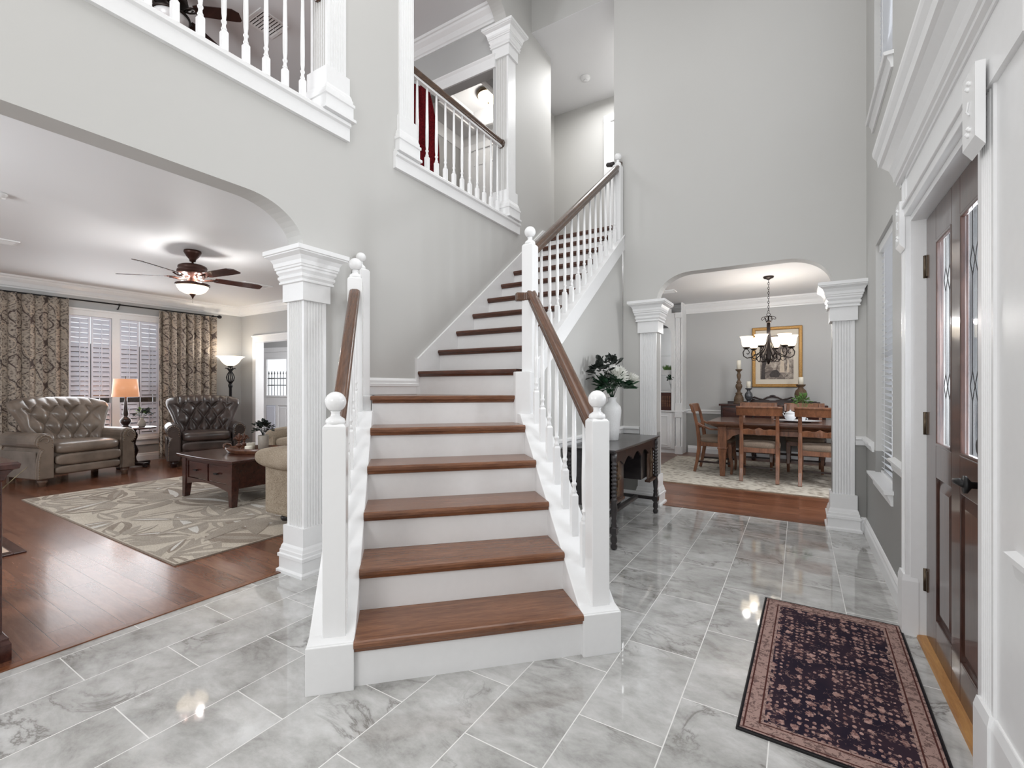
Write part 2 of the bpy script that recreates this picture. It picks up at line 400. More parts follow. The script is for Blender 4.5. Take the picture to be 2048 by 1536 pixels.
def archpts(y0, y1, zt, rx, rz, n=14):
    p = []
    for i in range(n + 1):
        a = pi - pi / 2 * i / n; p.append((y0 + rx + rx * cos(a), zt - rz + rz * sin(a)))
    for i in range(n + 1):
        a = pi / 2 - pi / 2 * i / n; p.append((y1 - rx + rx * cos(a), zt - rz + rz * sin(a)))
    return p
def wall(name, mats, axis, t0, t1, a0, a1, z0, z1, ops, split=None, label=None):
    """slab with openings; ops: (a0,a1,zb,zt,rx,rz)"""
    b = MB()
    def seg(poly):
        # clip colour split
        if split is None or min(p[1] for p in poly) >= split - 1e-6: b.cur = 0; b.prism(poly, t0, t1, axis); return
        if max(p[1] for p in poly) <= split + 1e-6: b.cur = 1; b.prism(poly, t0, t1, axis); b.cur = 0; return
        xs = [p[0] for p in poly]; zmn = min(p[1] for p in poly); zmx = max(p[1] for p in poly)
        b.cur = 1; b.prism([(min(xs), zmn), (max(xs), zmn), (max(xs), split), (min(xs), split)], t0, t1, axis)
        b.cur = 0; b.prism([(min(xs), split), (max(xs), split), (max(xs), zmx), (min(xs), zmx)], t0, t1, axis)
    cuts = sorted(set([a0, a1] + [o[0] for o in ops] + [o[1] for o in ops]))
    for c0, c1 in zip(cuts[:-1], cuts[1:]):
        inside = sorted([o for o in ops if o[0] <= c0 + 1e-6 and o[1] >= c1 - 1e-6], key=lambda o: o[2])
        z = z0; low = [(c0, z0), (c1, z0)]
        prev = None
        for o in inside:
            if o[2] > z + 1e-6:
                if prev is None: seg([(c0, z), (c1, z), (c1, o[2]), (c0, o[2])])
                else: _above(b, prev, c0, c1, o[2], t0, t1, axis)
            prev = o; z = o[3]
        if prev is None: seg([(c0, z), (c1, z), (c1, z1), (c0, z1)])
        else: _above(b, prev, c0, c1, z1, t0, t1, axis)
    o = b.build(name, mats, weld=False); return struct(o, label)
def _above(b, o, c0, c1, zt, t0, t1, axis):
    # quads between the arch curve and zt
    if o[4] <= 0:
        b.prism([(c0, o[3]), (c1, o[3]), (c1, zt), (c0, zt)], t0, t1, axis); return
    pts = archpts(o[0], o[1], o[3], o[4], o[5]); pts = [(o[0], o[3] - o[5])] + pts[1:-1] + [(o[1], o[3] - o[5])]
    poly = pts + [(c1, zt), (c0, zt)]
    for (ya, za), (yb, zb) in zip(pts[:-1], pts[1:]):
        if yb - ya > 1e-6: b.prism([(ya, za), (yb, zb), (yb, zt), (ya, zt)], t0, t1, axis)

A1 = (.12, 1.875, 0, 2.40, .37, .26); U1 = (-.9, 2.05, Z2 - .02, 5.50, .37, .26); U2 = (2.882, 4.376, Z2 - .02, 5.50, .37, .26)
wall('wall_left', [M['wall'], M['wall']], 'x', XL - .15, XL, -3.0, 5.44, 0, ZF, [A1, U2, U1], label='tall grey foyer wall with the living room arch and the gallery openings')
# back foyer wall with dining arch; its left part rises from the stair
DA = (-1.262, .248, 0, 2.40, .34, .26)
wall('wall_back', [M['wall'], M['wall_dark']], 'y', YB, YB + .15, -1.62, XR + .15, 0, 2.85, [DA], split=.76, label='foyer wall with the dining room arch')
b = MB(); b.box(-1.724, XR + .15, YB, YB + .15, 2.85, ZF); struct(b.build('wall_back', M['wall']), 'upper part of the tall foyer wall above the dining arch')
b = MB(); b.box(XL, -1.722, YB + .001, YB + .15, 5.53, ZF); struct(b.build('wall_back', M['wall']), 'header above the upper stair hall')
# right wall with window, upper window, door, transom
WL = (3.63, 4.36, .60, 2.285, 0, 0); WU = (3.63, 4.44, 3.26, 4.95, 0, 0); DO = (1.975, 3.03, 0, 2.08, 0, 0); TR = (2.0, 2.74, 2.62, 3.9, 0, 0)
wall('wall_right', [M['wall'], M['wall_dark']], 'x', XR, XR + .14, -3.0, YB + .15, 0, ZF, [WL, WU, DO, TR], split=.76, label='foyer wall with the front door')
b = MB(); b.box(XL - .2, XR + .2, -3.0, YB + .2, ZF, ZF + .05); struct(b.build('ceiling', M['ceil']), 'high foyer ceiling')
# understair wall
b = MB(); b.prism([(2.97, 0), (YB, 0), (YB, 2.70), (2.97, 1.27)], -1.70, -1.63, 'x'); struct(b.build('wall_understair', M['wall']), 'grey wall closing the space under the upper stair flight')
# living room
wall('wall_west', [M['wall_gray'], M['wall_gray']], 'x', XW - .15, XW, -3.0, YE + .1, 0, ZC, [(2.40, 3.68, .40, 2.42, 0, 0)], label='living room wall with the shuttered windows')
wall('wall_north', [M['wall_gray'], M['wall_gray']], 'y', YE, YE + .12, XW - .15, XL, 0, ZC, [(-8.86, -5.2, 0, 2.10, 0, 0)], label='living room end wall with a wide cased opening')
b = MB(); b.box(-12.5, XL - .15, -3.0, 9.0, ZC, Z2 - .02); struct(b.build('ceiling', M['ceil']), 'living room ceiling')
b = MB(); b.box(-12.5, XL - .15, -3.0, 9.0, Z2 - .02, Z2); struct(b.build('floor', M['plank']), 'upstairs gallery floor')
# room beyond the living room
b = MB(T(-10.7, 6.55, 0, radians(12))); b.box(-1.6, -.48, .0, .1, 0, ZC); b.box(.48, 5.2, .0, .1, 0, ZC); b.box(-.48, .48, .0, .1, 2.085, ZC); b.box(-1.6, -1.5, -1.3, 0, 0, ZC); struct(b.build('wall_far', M['wall_gray']), 'far wall of the room beyond the living room')
# dining room
wall('wall_dining', [M['wall_gray'], M['wall_dark']], 'y', YD, YD + .1, -2.9, 3.6, 0, ZC, [], split=.76, label='dining room far wall above and below the chair rail')
b = MB(); b.box(-3.0, -2.9, YB + .15, YD, 0, ZC); struct(b.build('wall_dining_left', M['wall_gray']))
wall('wall_dining_right', [M['wall_gray'], M['wall_dark']], 'x', 3.5, 3.6, YB + .15, YD, 0, ZC, [(6.4, 8.4, .7, 2.3, 0, 0)], split=.76)
b = MB(); b.box(.63, 3.6, YB, YB + .15, 0, ZC); struct(b.build('wall_dining_near', M['wall_gray']))
b = MB(); b.box(-1.7, 3.6, YB + .15, YD, ZC, ZC + .1); b.box(-2.9, -1.7, YB + .6, YD, ZC, ZC + .1); struct(b.build('ceiling', M['ceil']), 'dining room ceiling')
# upper stair hall: landing floor, walls, ceiling
b = MB(); b.box(-3.34, -1.0, 5.265, 7.4, Z2 - .04, Z2 + .002); struct(b.build('floor', M['oak_upper']), 'upper hall floor at the head of the stairs')
YH = 6.62
b = MB(); b.box(-3.34, -1.2, YH, YH + .1, Z2, ZU); struct(b.build('wall_upper_hall', M['wall']), 'far wall of the upper hall')
b = MB(); b.box(-1.724, -1.60, YB + .15, YH, Z2, ZU); struct(b.build('wall_upper_hall_right', M['wall']))
b = MB(); b.box(-3.34, -1.6, YB + .003, YH + .1, ZU - .004, ZU + .05); struct(b.build('ceiling', M['ceil']), 'upper hall ceiling')
# gallery rooms upstairs
b = MB(); b.box(-12.5, XL - .15, -3.0, 4.37, ZU, ZU + .05); struct(b.build('ceiling', M['ceil']), 'gallery ceiling')
# cross wall with wide cased opening in the gallery, tray-ceiling hall behind it
wall('wall_gallery', [M['wall_gray'], M['wall_gray']], 'y', 4.37, 4.50, -9.0, XL - .15, Z2, ZU, [(-5.6, -2.95, Z2, 4.84, 0, 0)], label='gallery cross wall with a wide cased opening')
b = MB(); b.box(-9.0, -8.9, -3, 4.4, Z2, ZU); struct(b.build('wall_gallery_far', M['wall_gray']), 'far gallery wall')
b = MB()
x0, x1, y0, y1 = -4.66, -3.34, 4.5, 6.05
tx0, tx1, ty0, ty1 = -4.22, -3.50, 4.75, 5.72
zt = 5.20
b.box(x0, tx0, y0, y1, zt, zt + .05); b.box(tx1, -3.342, y0, y1, zt, zt + .05); b.box(-3.342, XL - .16, y0, 5.395, zt, zt + .05); b.box(tx0, tx1, y0, ty0, zt, zt + .05); b.box(tx0, tx1, ty1, y1, zt, zt + .05)
b.box(tx0 - .02, tx1 + .02, ty0 - .02, ty1 + .02, zt + .22, zt + .27)
for (a, c, d, e) in ((tx0 - .02, tx0, ty0, ty1), (tx1, tx1 + .02, ty0, ty1), (tx0, tx1, ty0 - .02, ty0), (tx0, tx1, ty1, ty1 + .02)): b.box(a, c, d, e, zt + .001, zt + .25)
struct(b.build('ceiling', M['ceil']), 'tray ceiling of the back hall upstairs')
def ringmould(b, x0, x1, y0, y1, z, prof, inn=1):
    """moulding profile (offset, dz) run round a rectangle with mitred corners"""
    vs = []
    for o, dz in prof:
        o = o * inn
        vs += [(x0 + o, y0 + o, z + dz), (x1 - o, y0 + o, z + dz), (x1 - o, y1 - o, z + dz), (x0 + o, y1 - o, z + dz)]
    n = len(prof); b.add(vs, [(i * 4 + k, i * 4 + (k + 1) % 4, ((i + 1) % n) * 4 + (k + 1) % 4, ((i + 1) % n) * 4 + k) for i in range(n) for k in range(4)])
b = MB(); ringmould(b, tx0, tx1, ty0, ty1, zt, [(-.07, 0), (-.07, -.015), (-.05, -.02), (-.04, -.035), (0, -.035), (.015, -.02), (.015, .0), (0, .02), (-.001, 0)])
struct(b.build('trim_3', M['white']), 'white tray ceiling moulding')
b = MB(); ringmould(b, x0, -3.342, y0, y1 - .05, zt, [(0, 0), (0, -.13), (.012, -.13), (.03, -.1), (.06, -.05), (.08, -.02), (.09, 0)])
struct(b.build('trim_39', M['white']), 'crown moulding round the upstairs back hall')
b = MB(); b.box(-4.72, -3.34, 6.0, 6.1, Z2, ZU); struct(b.build('wall_gallery_back', M['wall_gray']), 'back wall of the upstairs hall')
b = MB(); b.box(-4.72, -4.66, 4.5, 6.0, Z2, ZU); struct(b.build('wall_gallery_side', M['wall_gray']), 'side wall of the upstairs hall')
b = MB(); b.box(-3.34, -3.30, 5.44, 6.62, Z2, ZU); b.box(-3.30, XL - .15, 5.40, 5.44, Z2, ZU); struct(b.build('wall_upper_hall_left', M['wall']))

# ---------------- mouldings ----------------
def rectloft(b, x0, x1, y0, y1, prof):
    vs = []
    for o, z in prof: vs += [(x0 - o, y0 - o, z), (x1 + o, y0 - o, z), (x1 + o, y1 + o, z), (x0 - o, y1 + o, z)]
    n = len(prof); fs = [(3, 2, 1, 0), tuple((n - 1) * 4 + k for k in range(4))]
    for i in range(n - 1):
        for k in range(4): fs.append((i * 4 + k, i * 4 + (k + 1) % 4, (i + 1) * 4 + (k + 1) % 4, (i + 1) * 4 + k))
    b.add(vs, fs)
def flute(p0, p1, nrm, n, dep=.009, marg=.12):
    """points from p0 to p1 with grooves cut against nrm"""
    out = [p0]; L = 1.0; s0 = marg; s1 = 1 - marg; w = (s1 - s0) / n
    for i in range(n):
        for k in range(7):
            a = pi * k / 6; u = s0 + w * (i + .5) - w * .42 * cos(a); d = dep * sin(a)
            out.append((p0[0] + (p1[0] - p0[0]) * u - nrm[0] * d, p0[1] + (p1[1] - p0[1]) * u - nrm[1] * d))
    return out
CAP = [(.012, 0), (.02, 0), (.02, .115), (.036, .118), (.036, .13), (.03, .135), (.042, .15), (.042, .165), (.034, .17), (.048, .19), (.048, .205), (.055, .21), (.055, .222), (.06, .226), (.062, .25), (.075, .275), (.1, .292), (.1, .298), (.108, .302), (.108, .33)]
BASE = [(.05, 0), (.05, .02), (.036, .03), (.036, .10), (.044, .105), (.044, .125), (.034, .13), (.034, .15), (.03, .155), (.026, .175), (.018, .19), (.018, .31), (.0, .31)]
pn = [3]
def pilaster(label, x0, x1, y0, y1, z, faces, h=2.13):
    pn[0] += 1
    r = sempty('trim_%d' % pn[0], label, ((x0 + x1) / 2, (y0 + y1) / 2, z))
    m = Matrix.Translation((-(x0 + x1) / 2, -(y0 + y1) / 2, 0))
    C = [((x0, y0), (x1, y0), (0, -1), 'f'), ((x1, y0), (x1, y1), (1, 0), 'r'), ((x1, y1), (x0, y1), (0, 1), 'k'), ((x0, y1), (x0, y0), (-1, 0), 'l')]
    poly = []
    for p0, p1, n, k in C: poly += flute(p0, p1, n, 6) if k in faces else [p0]
    b = MB(m); b.prism(poly, .30, h - .33); b.build('shaft', M['white'], r)
    b = MB(m); rectloft(b, x0, x1, y0, y1, BASE); b.build('base', M['white'], r)
    b = MB(m); rectloft(b, x0, x1, y0, y1, [(o, h - .33 + zz) for o, zz in CAP]); b.build('capital', M['white'], r)
    return r
pilaster('white fluted pilaster at the end of the living room arch', XL - .17, XL + .012, 1.868, 2.035, 0, 'fr')
pilaster('white fluted pilaster at the hidden end of the living room arch', XL - .17, XL + .012, -.04, .125, 0, 'fr')
pilaster('white fluted pilaster left of the dining arch', -1.435, -1.262, YB - .012, YB + .17, 0, 'fr', 2.135)
pilaster('white fluted pilaster right of the dining arch', .248, .405, YB - .012, YB + .17, 0, 'fl', 2.135)
pilaster('white fluted pilaster beside the gallery railing', XL - .17, XL + .012, 2.045, 2.20, Z2, 'fr')
pilaster('near white pilaster of the arched gallery opening', XL - .17, XL + .012, 2.722, 2.886, Z2, 'r')
pilaster('far white pilaster of the arched gallery opening', XL - .17, XL + .012, 4.372, 4.53, Z2, 'f')

def trim(name, poly, a0, a1, axis, label=None, mat='white'):
    b = MB(); b.prism(poly, a0, a1, axis); return struct(b.build(name, M[mat]), label)
# gallery ledges: profile in (x,z) run along y
def ledge(y0, y1, nm, label):
    b = MB(); b.prism([(XL - .17, 2.985), (XL + .028, 2.985), (XL + .028, 3.075), (XL + .045, 3.085), (XL + .045, 3.105), (XL + .03, 3.12), (XL - .17, 3.12)], y0, y1, 'y')
    o = b.build(nm, M['white']); return struct(o, label)
ledge(-1.0, 2.22, 'trim_20', 'white ledge under the gallery railing')
ledge(2.665, 4.60, 'trim_21', 'white ledge under the arched gallery opening')
# baseboards
BB = lambda s, x: [(x, 0), (x + s * .02, 0), (x + s * .02, .085), (x + s * .014, .1), (x + s * .014, .112), (x + s * .007, .125), (x, .13)]
trim('baseboard_right', BB(-1, XR), 3.07, YB, 'y')
trim('baseboard_right', BB(-1, XR), -3, 1.60, 'y')
trim('baseboard_back', [(YB + (p[0]), p[1]) for p in BB(-1, 0)], .43, XR, 'x')
trim('baseboard_back', [(YB + (p[0]), p[1]) for p in BB(-1, 0)], -1.63, -1.46, 'x')
trim('baseboard_understair', BB(1, -1.63), 2.98, YB, 'y')
trim('baseboard_dining', [(YD + p[0], p[1]) for p in BB(-1, 0)], -1.80, 3.5, 'x')
trim('baseboard_west', BB(1, XW), -3, YE, 'y')
trim('baseboard_north', [(YE + p[0], p[1]) for p in BB(-1, 0)], XW, -8.97, 'x')
CR = lambda s, x, z=.74: [(x, z), (x + s * .012, z), (x + s * .016, z + .015), (x + s * .02, z + .04), (x + s * .036, z + .052), (x + s * .036, z + .066), (x + s * .02, z + .07), (x, z + .075)]
trim('trim_22', CR(-1, XR), 3.10, 3.56, 'y', 'chair rail between door and window')
trim('trim_23', CR(-1, XR), -3, 1.69, 'y', 'chair rail on the near right wall')
trim('trim_24', [(YB + p[0], p[1]) for p in CR(-1, 0)], .41, XR, 'x', 'chair rail right of the dining arch')
trim('trim_25', [(YB + p[0], p[1]) for p in CR(-1, 0)], -1.63, -1.44, 'x', 'chair rail left of the dining arch')
trim('trim_26', CR(1, -1.63), 2.98, YB, 'y', 'chair rail on the understair wall')
trim('trim_27', [(YD + p[0], p[1]) for p in CR(-1, 0)], -1.83, 3.5, 'x', 'dining room chair rail')
trim('trim_28', CR(-1, XR), 4.44, YB, 'y', 'chair rail beyond the window')
CW = lambda s, x, z: [(x, z - .17), (x + s * .012, z - .17), (x + s * .018, z - .15), (x + s * .03, z - .14), (x + s * .05, z - .09), (x + s * .085, z - .05), (x + s * .095, z - .03), (x + s * .11, z - .025), (x + s * .12, z), (x, z)]
trim('trim_30', CW(1, XW, ZC), -3, YE, 'y', 'living room crown moulding over the windows')
trim('trim_31', [(YE + p[0], p[1]) for p in CW(-1, 0, ZC)], XW, XL - .15, 'x', 'living room crown moulding on the end wall')
trim('trim_32', [(YD + p[0], p[1]) for p in CW(-1, 0, ZC)], -2.9, 3.5, 'x', 'dining room crown moulding')
trim('trim_33', [(4.37 + p[0], p[1]) for p in CW(-1, 0, ZU)], -9, XL - .15, 'x', 'gallery crown moulding')
trim('trim_34', [(4.36, 4.84), (4.35, 4.84), (4.345, 4.87), (4.345, 4.95), (4.33, 4.97), (4.33, 4.985), (4.37, 4.99), (4.37, 4.84)], -5.7, XL - .15, 'x', 'head casing of the wide gallery opening')
b = MB(); b.box(-5.70, -5.6, 4.345, 4.52, Z2, 4.84); struct(b.build('trim_35', M['white']), 'side casing of the wide gallery opening')
# cased opening in the living room end wall
b = MB(); b.box(-8.97, -8.86, YE - .02, YE + .14, 0, 2.10); b.box(-8.97, -5.1, YE - .02, YE + .14, 2.10, 2.20); b.box(-8.99, -5.1, YE - .035, YE, 2.20, 2.225)
struct(b.build('trim_36', M['white'], bev=.004), 'white casing of the living room end opening')
# white window seat trim under living windows and stair baseboard on landing wall
trim('trim_37', [(XL, 1.175), (XL + .02, 1.175), (XL + .02, 1.235), (XL + .026, 1.24), (XL + .026, 1.26), (XL + .018, 1.265), (XL + .018, 1.285), (XL + .008, 1.3), (XL, 1.305)], 2.30, 2.93, 'y', 'moulded baseboard on the landing wall')
trim('trim_38', [(2.91, 1.17), (3.0, 1.17), (5.30, 2.92), (5.30, 3.21), (5.20, 3.21), (2.93, 1.475), (2.91, 1.475)], XL, XL + .022, 'x', 'white skirt board rising beside the upper flight')

# ---------------- front door and surround ----------------
dr = sempty('door_1', 'glossy mahogany front door with leaded glass', (0.53, 2.52, 0))
mt = Matrix.Translation((-.53, -2.52, 0))
y0, y1, zt_ = 2.0, 2.995, 2.05; XD = .53
b = MB(mt)
# stiles, rails as frame with real recesses
def dbox(a, c, z0, z1, x0=XD, x1=XD + .026): b.box(x0, x1, a, c, z0, z1)
g1 = (2.56, 2.81); g2 = (2.197, 2.44)
dbox(y0, g2[0], .005, zt_); dbox(g2[1], g1[0], .005, zt_); dbox(g1[1], y1, .005, zt_)
for g in (g1, g2):
    dbox(g[0], g[1], .005, .17); dbox(g[0], g[1], .82, .965); dbox(g[0], g[1], 1.90, zt_)
leaf = b.build('door_leaf', M['door'], dr, bev=.003)
for g in (g1, g2):
    b = MB(mt); b.box(XD + .015, XD + .024, g[0], g[1], .17, .82)
    rec = [(0, 0), (.03, 0)]
    vs = []; a, c, d, e = g[0], g[1], .17, .82
    for o_, x in ((.0, XD + .0145), (.012, XD + .0145), (.05, XD + .003)):
        vs += [(x, a + o_, d + o_), (x, c - o_, d + o_), (x, c - o_, e - o_), (x, a + o_, e - o_)]
    fs = [(8, 9, 10, 11)]
    for i in range(2):
        for k in range(4): fs.append((i * 4 + k, i * 4 + (k + 1) % 4, (i + 1) * 4 + (k + 1) % 4, (i + 1) * 4 + k))
    b.add(vs, fs); b.build('raised_panel', M['door'], dr)
    # glazing: pane, moulding, leading
    b = MB(mt); b.box(XD + .016, XD + .019, g[0], g[1], .965, 1.90); gl_ = b.build('glass_pane', M['bevglass'], dr)
    b = MB(mt); a, c, d, e = g[0], g[1], .965, 1.90
    for (p, q, r_, s_) in ((a, a + .012, d, e), (c - .012, c, d, e), (a, c, d, d + .014), (a, c, e - .014, e)): b.box(XD - .002, XD + .015, p, q, r_, s_)
    b.build('glass_moulding', M['door'], dr, bev=.004)
    b = MB(mt); yc = (a + c) / 2; X = XD + .014
    def lead(p, q): b.beam([(X, p[0], p[1]), (X, q[0], q[1])], .006, .0012, (0, 1, .3))
    dw = .028; dh = .055
    zc_ = [1.235, 1.70]
    for s_ in (-1, 1):
        ycc = yc + s_ * dw * 1.05
        zs = [d + .018]
        for zc0 in zc_:
            lead((ycc, zs[-1]), (ycc, zc0 - dh)); 
            lead((ycc, zc0 - dh), (ycc - dw, zc0)); lead((ycc - dw, zc0), (ycc, zc0 + dh)); lead((ycc, zc0 + dh), (ycc + dw, zc0)); lead((ycc + dw, zc0), (ycc, zc0 - dh))
            zs.append(zc0 + dh)
        lead((ycc, zs[-1]), (ycc, e - .018))
    b.build('leading', M['iron'], gl_)
# hinges
for zc0 in (1.82, 1.055, .29):
    b = MB(mt); b.lathe([(.009, -.055), (.009, .055)], (XD - .004, 3.0, zc0), 10); b.box(XD - .004, XD + .001, 2.965, 3.035, zc0 - .05, zc0 + .05); b.build('hinge', M['hinge'], dr)
# lever handle and lock
b = MB(mt); b.lathe([(.03, 0), (.03, .008), (.012, .02), (.012, .055)], (XD - .055, 2.15, .90), 16, 'x'); b.tube([(XD - .05, 2.15, .90), (XD - .058, 2.19, .903), (XD - .056, 2.24, .897), (XD - .05, 2.285, .893)], [.012, .013, .010, .007], 10)
b.build('door_handle', M['iron'], dr)
b = MB(mt); b.lathe([(.028, 0), (.026, .014), (.0, .018)], (XD - .018, 2.15, 1.03), 16, 'x'); b.build('deadbolt', M['iron'], dr)
# jamb, casing with fluted pilasters, frieze, blocks, cornice
b = MB(mt); b.box(.47, .575, 2.998, 3.032, 0, 2.08); b.box(.475, .575, 1.965, 1.998, 0, 2.08); b.box(.471, .575, 1.97, 3.03, 2.054, 2.094); b.build('jamb', M['white'], dr)
for (a, c) in ((3.0, 3.10), (1.825, 1.938)):
    n_ = 4 if a > 2.5 else 5; pj = .035 if a > 2.5 else .02
    pl = flute((XR - pj, a), (XR - pj, c), (-1, 0), n_, .006)
    b = MB(mt); b.prism([(XR + .01, a)] + pl + [(XR - pj, c), (XR + .01, c)], .30, 2.30); b.build('casing', M['white'], dr)
    b = MB(mt); rectloft(b, XR - pj - .008, XR + .01, a, c, [(.006, 0), (.006, .27), (.0, .30)]); b.build('plinth_block', M['white'], dr)
    b = MB(mt); zz = 1.92; b.prism([(XR - .036, zz), (XR - .058, zz + .03), (XR - .058, 2.16), (XR - .036, 2.16)], a - .004, c + .004, 'y')
    yc = (a + c) / 2
    for dz in (.055, .075, .19, .21): b.ball((XR - .058, yc, zz + dz), .007, 8)
    for sgn in (-1, 1):
        for dz in (.065, .2): b.ball((XR - .058, yc + sgn * .016, zz + dz), .006, 8)
    b.tube([(XR - .06, yc - .015, zz + .11), (XR - .06, yc + .01, zz + .13), (XR - .06, yc - .01, zz + .15)], .003, 6)
    b.build('carved_block', M['white_gloss'], dr)
# outer flat board of the near side
b = MB(mt); b.box(XR - .012, XR + .01, 1.60, 1.835, 0, 2.296); rectloft(b, XR - .018, XR + .009, 1.612, 1.823, [(.008, 0), (.008, .27), (.0, .30)]); b.build('outer_board', M['white'], dr, bev=.004)
b = MB(mt); b.box(XR - .028, XR + .012, 1.595, 3.096, 2.087, 2.305)
b.build('frieze', M['white'], dr)
b = MB(mt); b.box(XR - .04, XR + .02, 1.962, 2.998, 2.083, 2.12); b.box(XR - .05, XR, 1.963, 2.997, 2.119, 2.135); b.build('head_moulding', M['white'], dr, bev=.003)
b = MB(mt); P_ = [(XR + .01, 2.27), (XR - .035, 2.27), (XR - .035, 2.285), (XR - .05, 2.29), (XR - .05, 2.305), (XR - .06, 2.31), (XR - .065, 2.34), (XR - .08, 2.375), (XR - .11, 2.40), (XR - .125, 2.405), (XR - .13, 2.44), (XR - .145, 2.46), (XR - .15, 2.475), (XR - .15, 2.49), (XR + .01, 2.49)]
b.prism(P_, 1.54, 3.15, 'y'); b.build('cornice', M['white'], dr)
b = MB(mt); b.prism([(.492, 0), (.496, .014), (.528, .018), (.62, .018), (.62, 0)], 1.97, 3.0, 'y'); b.build('threshold', M['thresh'], dr)

# ---------------- foyer windows ----------------
def foyer_window(nm, label, a, c, z0, z1, sill=True):
    r = sempty(nm, label, (XR, (a + c) / 2, z0)); m = Matrix.Translation((-XR, -(a + c) / 2, -z0))
    b = MB(m)
    for (p, q, s_, t_) in ((a, a + .04, z0, z1), (c - .04, c, z0, z1), (a, c, z0, z0 + .04), (a, c, z1 - .04, z1), (a, c, (z0 + z1) / 2 - .02, (z0 + z1) / 2 + .02)): b.box(XR + .09, XR + .13, p, q, s_, t_)
    b.build('window_frame', M['white'], r)
    b = MB(m); b.box(XR + .105, XR + .11, a + .03, c - .03, z0 + .03, z1 - .03); b.build('pane', M['glass'], r)
    if sill:
        b = MB(m); b.prism([(XR + .1, z0 - .02), (XR - .045, z0 - .02), (XR - .05, z0 - .01), (XR - .05, z0 + .003), (XR + .1, z0 + .003)], a - .05, c + .05, 'y')
        b.prism([(XR + .01, z0 - .09), (XR - .012, z0 - .09), (XR - .016, z0 - .06), (XR - .028, z0 - .035), (XR - .03, z0 - .02), (XR + .01, z0 - .02)], a - .03, c + .03, 'y')
        b.build('window_sill', M['white'], r)
    return r
foyer_window('window_1', 'lower foyer window beside the front door', 3.63, 4.36, .60, 2.285)
foyer_window('window_2', 'upper foyer window', 3.63, 4.44, 3.26, 4.95)
foyer_window('window_3', 'transom window above the door cornice', 2.0, 2.74, 2.62, 3.9, False)
def blind(a, c, z0, z1, label, grp=None):
    t_ = thing('window_blind', label, 'blind', (XR + .055, (a + c) / 2, z0))
    m = Matrix.Translation((-XR - .055, -(a + c) / 2, -z0))
    b = MB(m); n = int((z1 - z0 - .08) / .042)
    for i in range(n):
        z = z0 + .03 + i * .042
        b.prism([(XR + .033, z + .012), (XR + .035, z + .014), (XR + .077, z - .010), (XR + .075, z - .012)], a + .012, c - .012, 'y')
    b.build('slats', M['blind'], t_)
    b = MB(m); b.box(XR + .02, XR + .09, a + .005, c - .005, z1 - .06, z1); b.build('valance', M['white'], t_, bev=.004)
    b = MB(m); b.box(XR + .03, XR + .08, a + .01, c - .01, z0 + .003, z0 + .02); b.build('bottom_rail', M['white'], t_)
    b = MB(m)
    for yy in (a + .15, c - .15): b.tube([(XR + .032, yy, z0 + .02), (XR + .032, yy, z1 - .05)], .0015, 5)
    b.build('cord', M['white'], t_)
    return t_
blind(3.63, 4.36, .60, 2.285, 'white horizontal blind in the lower foyer window')
blind(3.63, 4.44, 3.26, 4.95, 'white horizontal blind in the upper foyer window')
# ---------------- staircase ----------------
Sq = 2 ** -.5; RI = .1955; RN = .257
LM = Matrix(((Sq, -Sq, 0, 0), (Sq, Sq, 0, 0), (0, 0, 1, 0), (0, 0, 0, 1)))   # (s, q, z) -> world
def noseq(k): return 1.98 + RN * (k - 1)
def nosey(k): return 2.92 + RN * (k - 7)
st = thing('staircase', 'white staircase with brown oak treads turning up along the tall foyer wall', 'staircase', (-1.2, 1.6, 0))
so = Matrix.Translation((1.2, -1.6, 0)); SL = so @ LM
for k in range(1, 6):
    q = noseq(k); z = RI * k
    b = MB(SL); b.prism([(q, z - .012), (q + .004, z - .004), (q + .012, z), (q + RN + .03, z), (q + RN + .03, z - .028), (q + .016, z - .028), (q + .016, z - .034), (q + .022, z - .044), (q + .03, z - .05), (q + .03, z - .028), (q + .006, z - .028), (q, z - .02)][:4] + [(q + RN + .03, z - .03), (q + .032, z - .03), (q + .03, z - .052), (q + .014, z - .046), (q + .01, z - .032), (q + .002, z - .027)], -.192, .806, 'x')
    b.build('tread', M['oak_lower'], st, bev=.0015)
for k in range(1, 7):
    q = noseq(k) + .03; z = RI * k
    b = MB(SL); b.box(-.2, .81, q, q + .02, z - RI, z - .03); b.build('riser', M['white'], st)
# landing (tread 6): front nose at 45 degrees with returned ends
b = MB(so); z6 = RI * 6
def lw(s, q): return (Sq * (s - q), Sq * (s + q))
q6 = noseq(6)
poly = [lw(-.208, q6), lw(.834, q6), lw(.834, q6 + .06), (-1.66, 2.97), (XL, 2.97), (XL, 2.20), lw(-.20, q6 + .42), lw(-.208, q6 + .05)]
b.prism(poly, z6 - .03, z6); 
b.build('landing_tread', M['oak_lower'], st, bev=.006)
b = MB(SL); b.prism([(q6 + .012, z6 - .03), (q6 + .016, z6 - .044), (q6 + .03, z6 - .052), (q6 + .05, z6 - .03)], -.196, .822, 'x'); b.build('landing_cove', M['oak_lower'], st)
for k in range(7, 17):
    y = nosey(k); z = RI * k; xr = -1.70 if k > 7 else -1.768
    b = MB(so); b.prism([(y, z - .012), (y + .004, z - .004), (y + .012, z), (y + RN + .03, z), (y + RN + .03, z - .03), (y + .032, z - .03), (y + .03, z - .05), (y + .014, z - .046), (y + .01, z - .032), (y + .002, z - .027)], XL + .022, xr, 'x')
    b.build('tread', M['oak_upper'], st, bev=.0015)
    b = MB(so); b.box(XL + .02, -1.70, y + .03, y + .05, z - RI, z - .03); b.build('riser', M['white'], st)
b = MB(so); b.prism([(2.99, 1.0), (nosey(16) + .05, RI * 15.3), (nosey(16) + .05, RI * 14), (2.99, .8)], XL + .01, -1.69, 'x'); b.build('flight_soffit', M['white'], st)
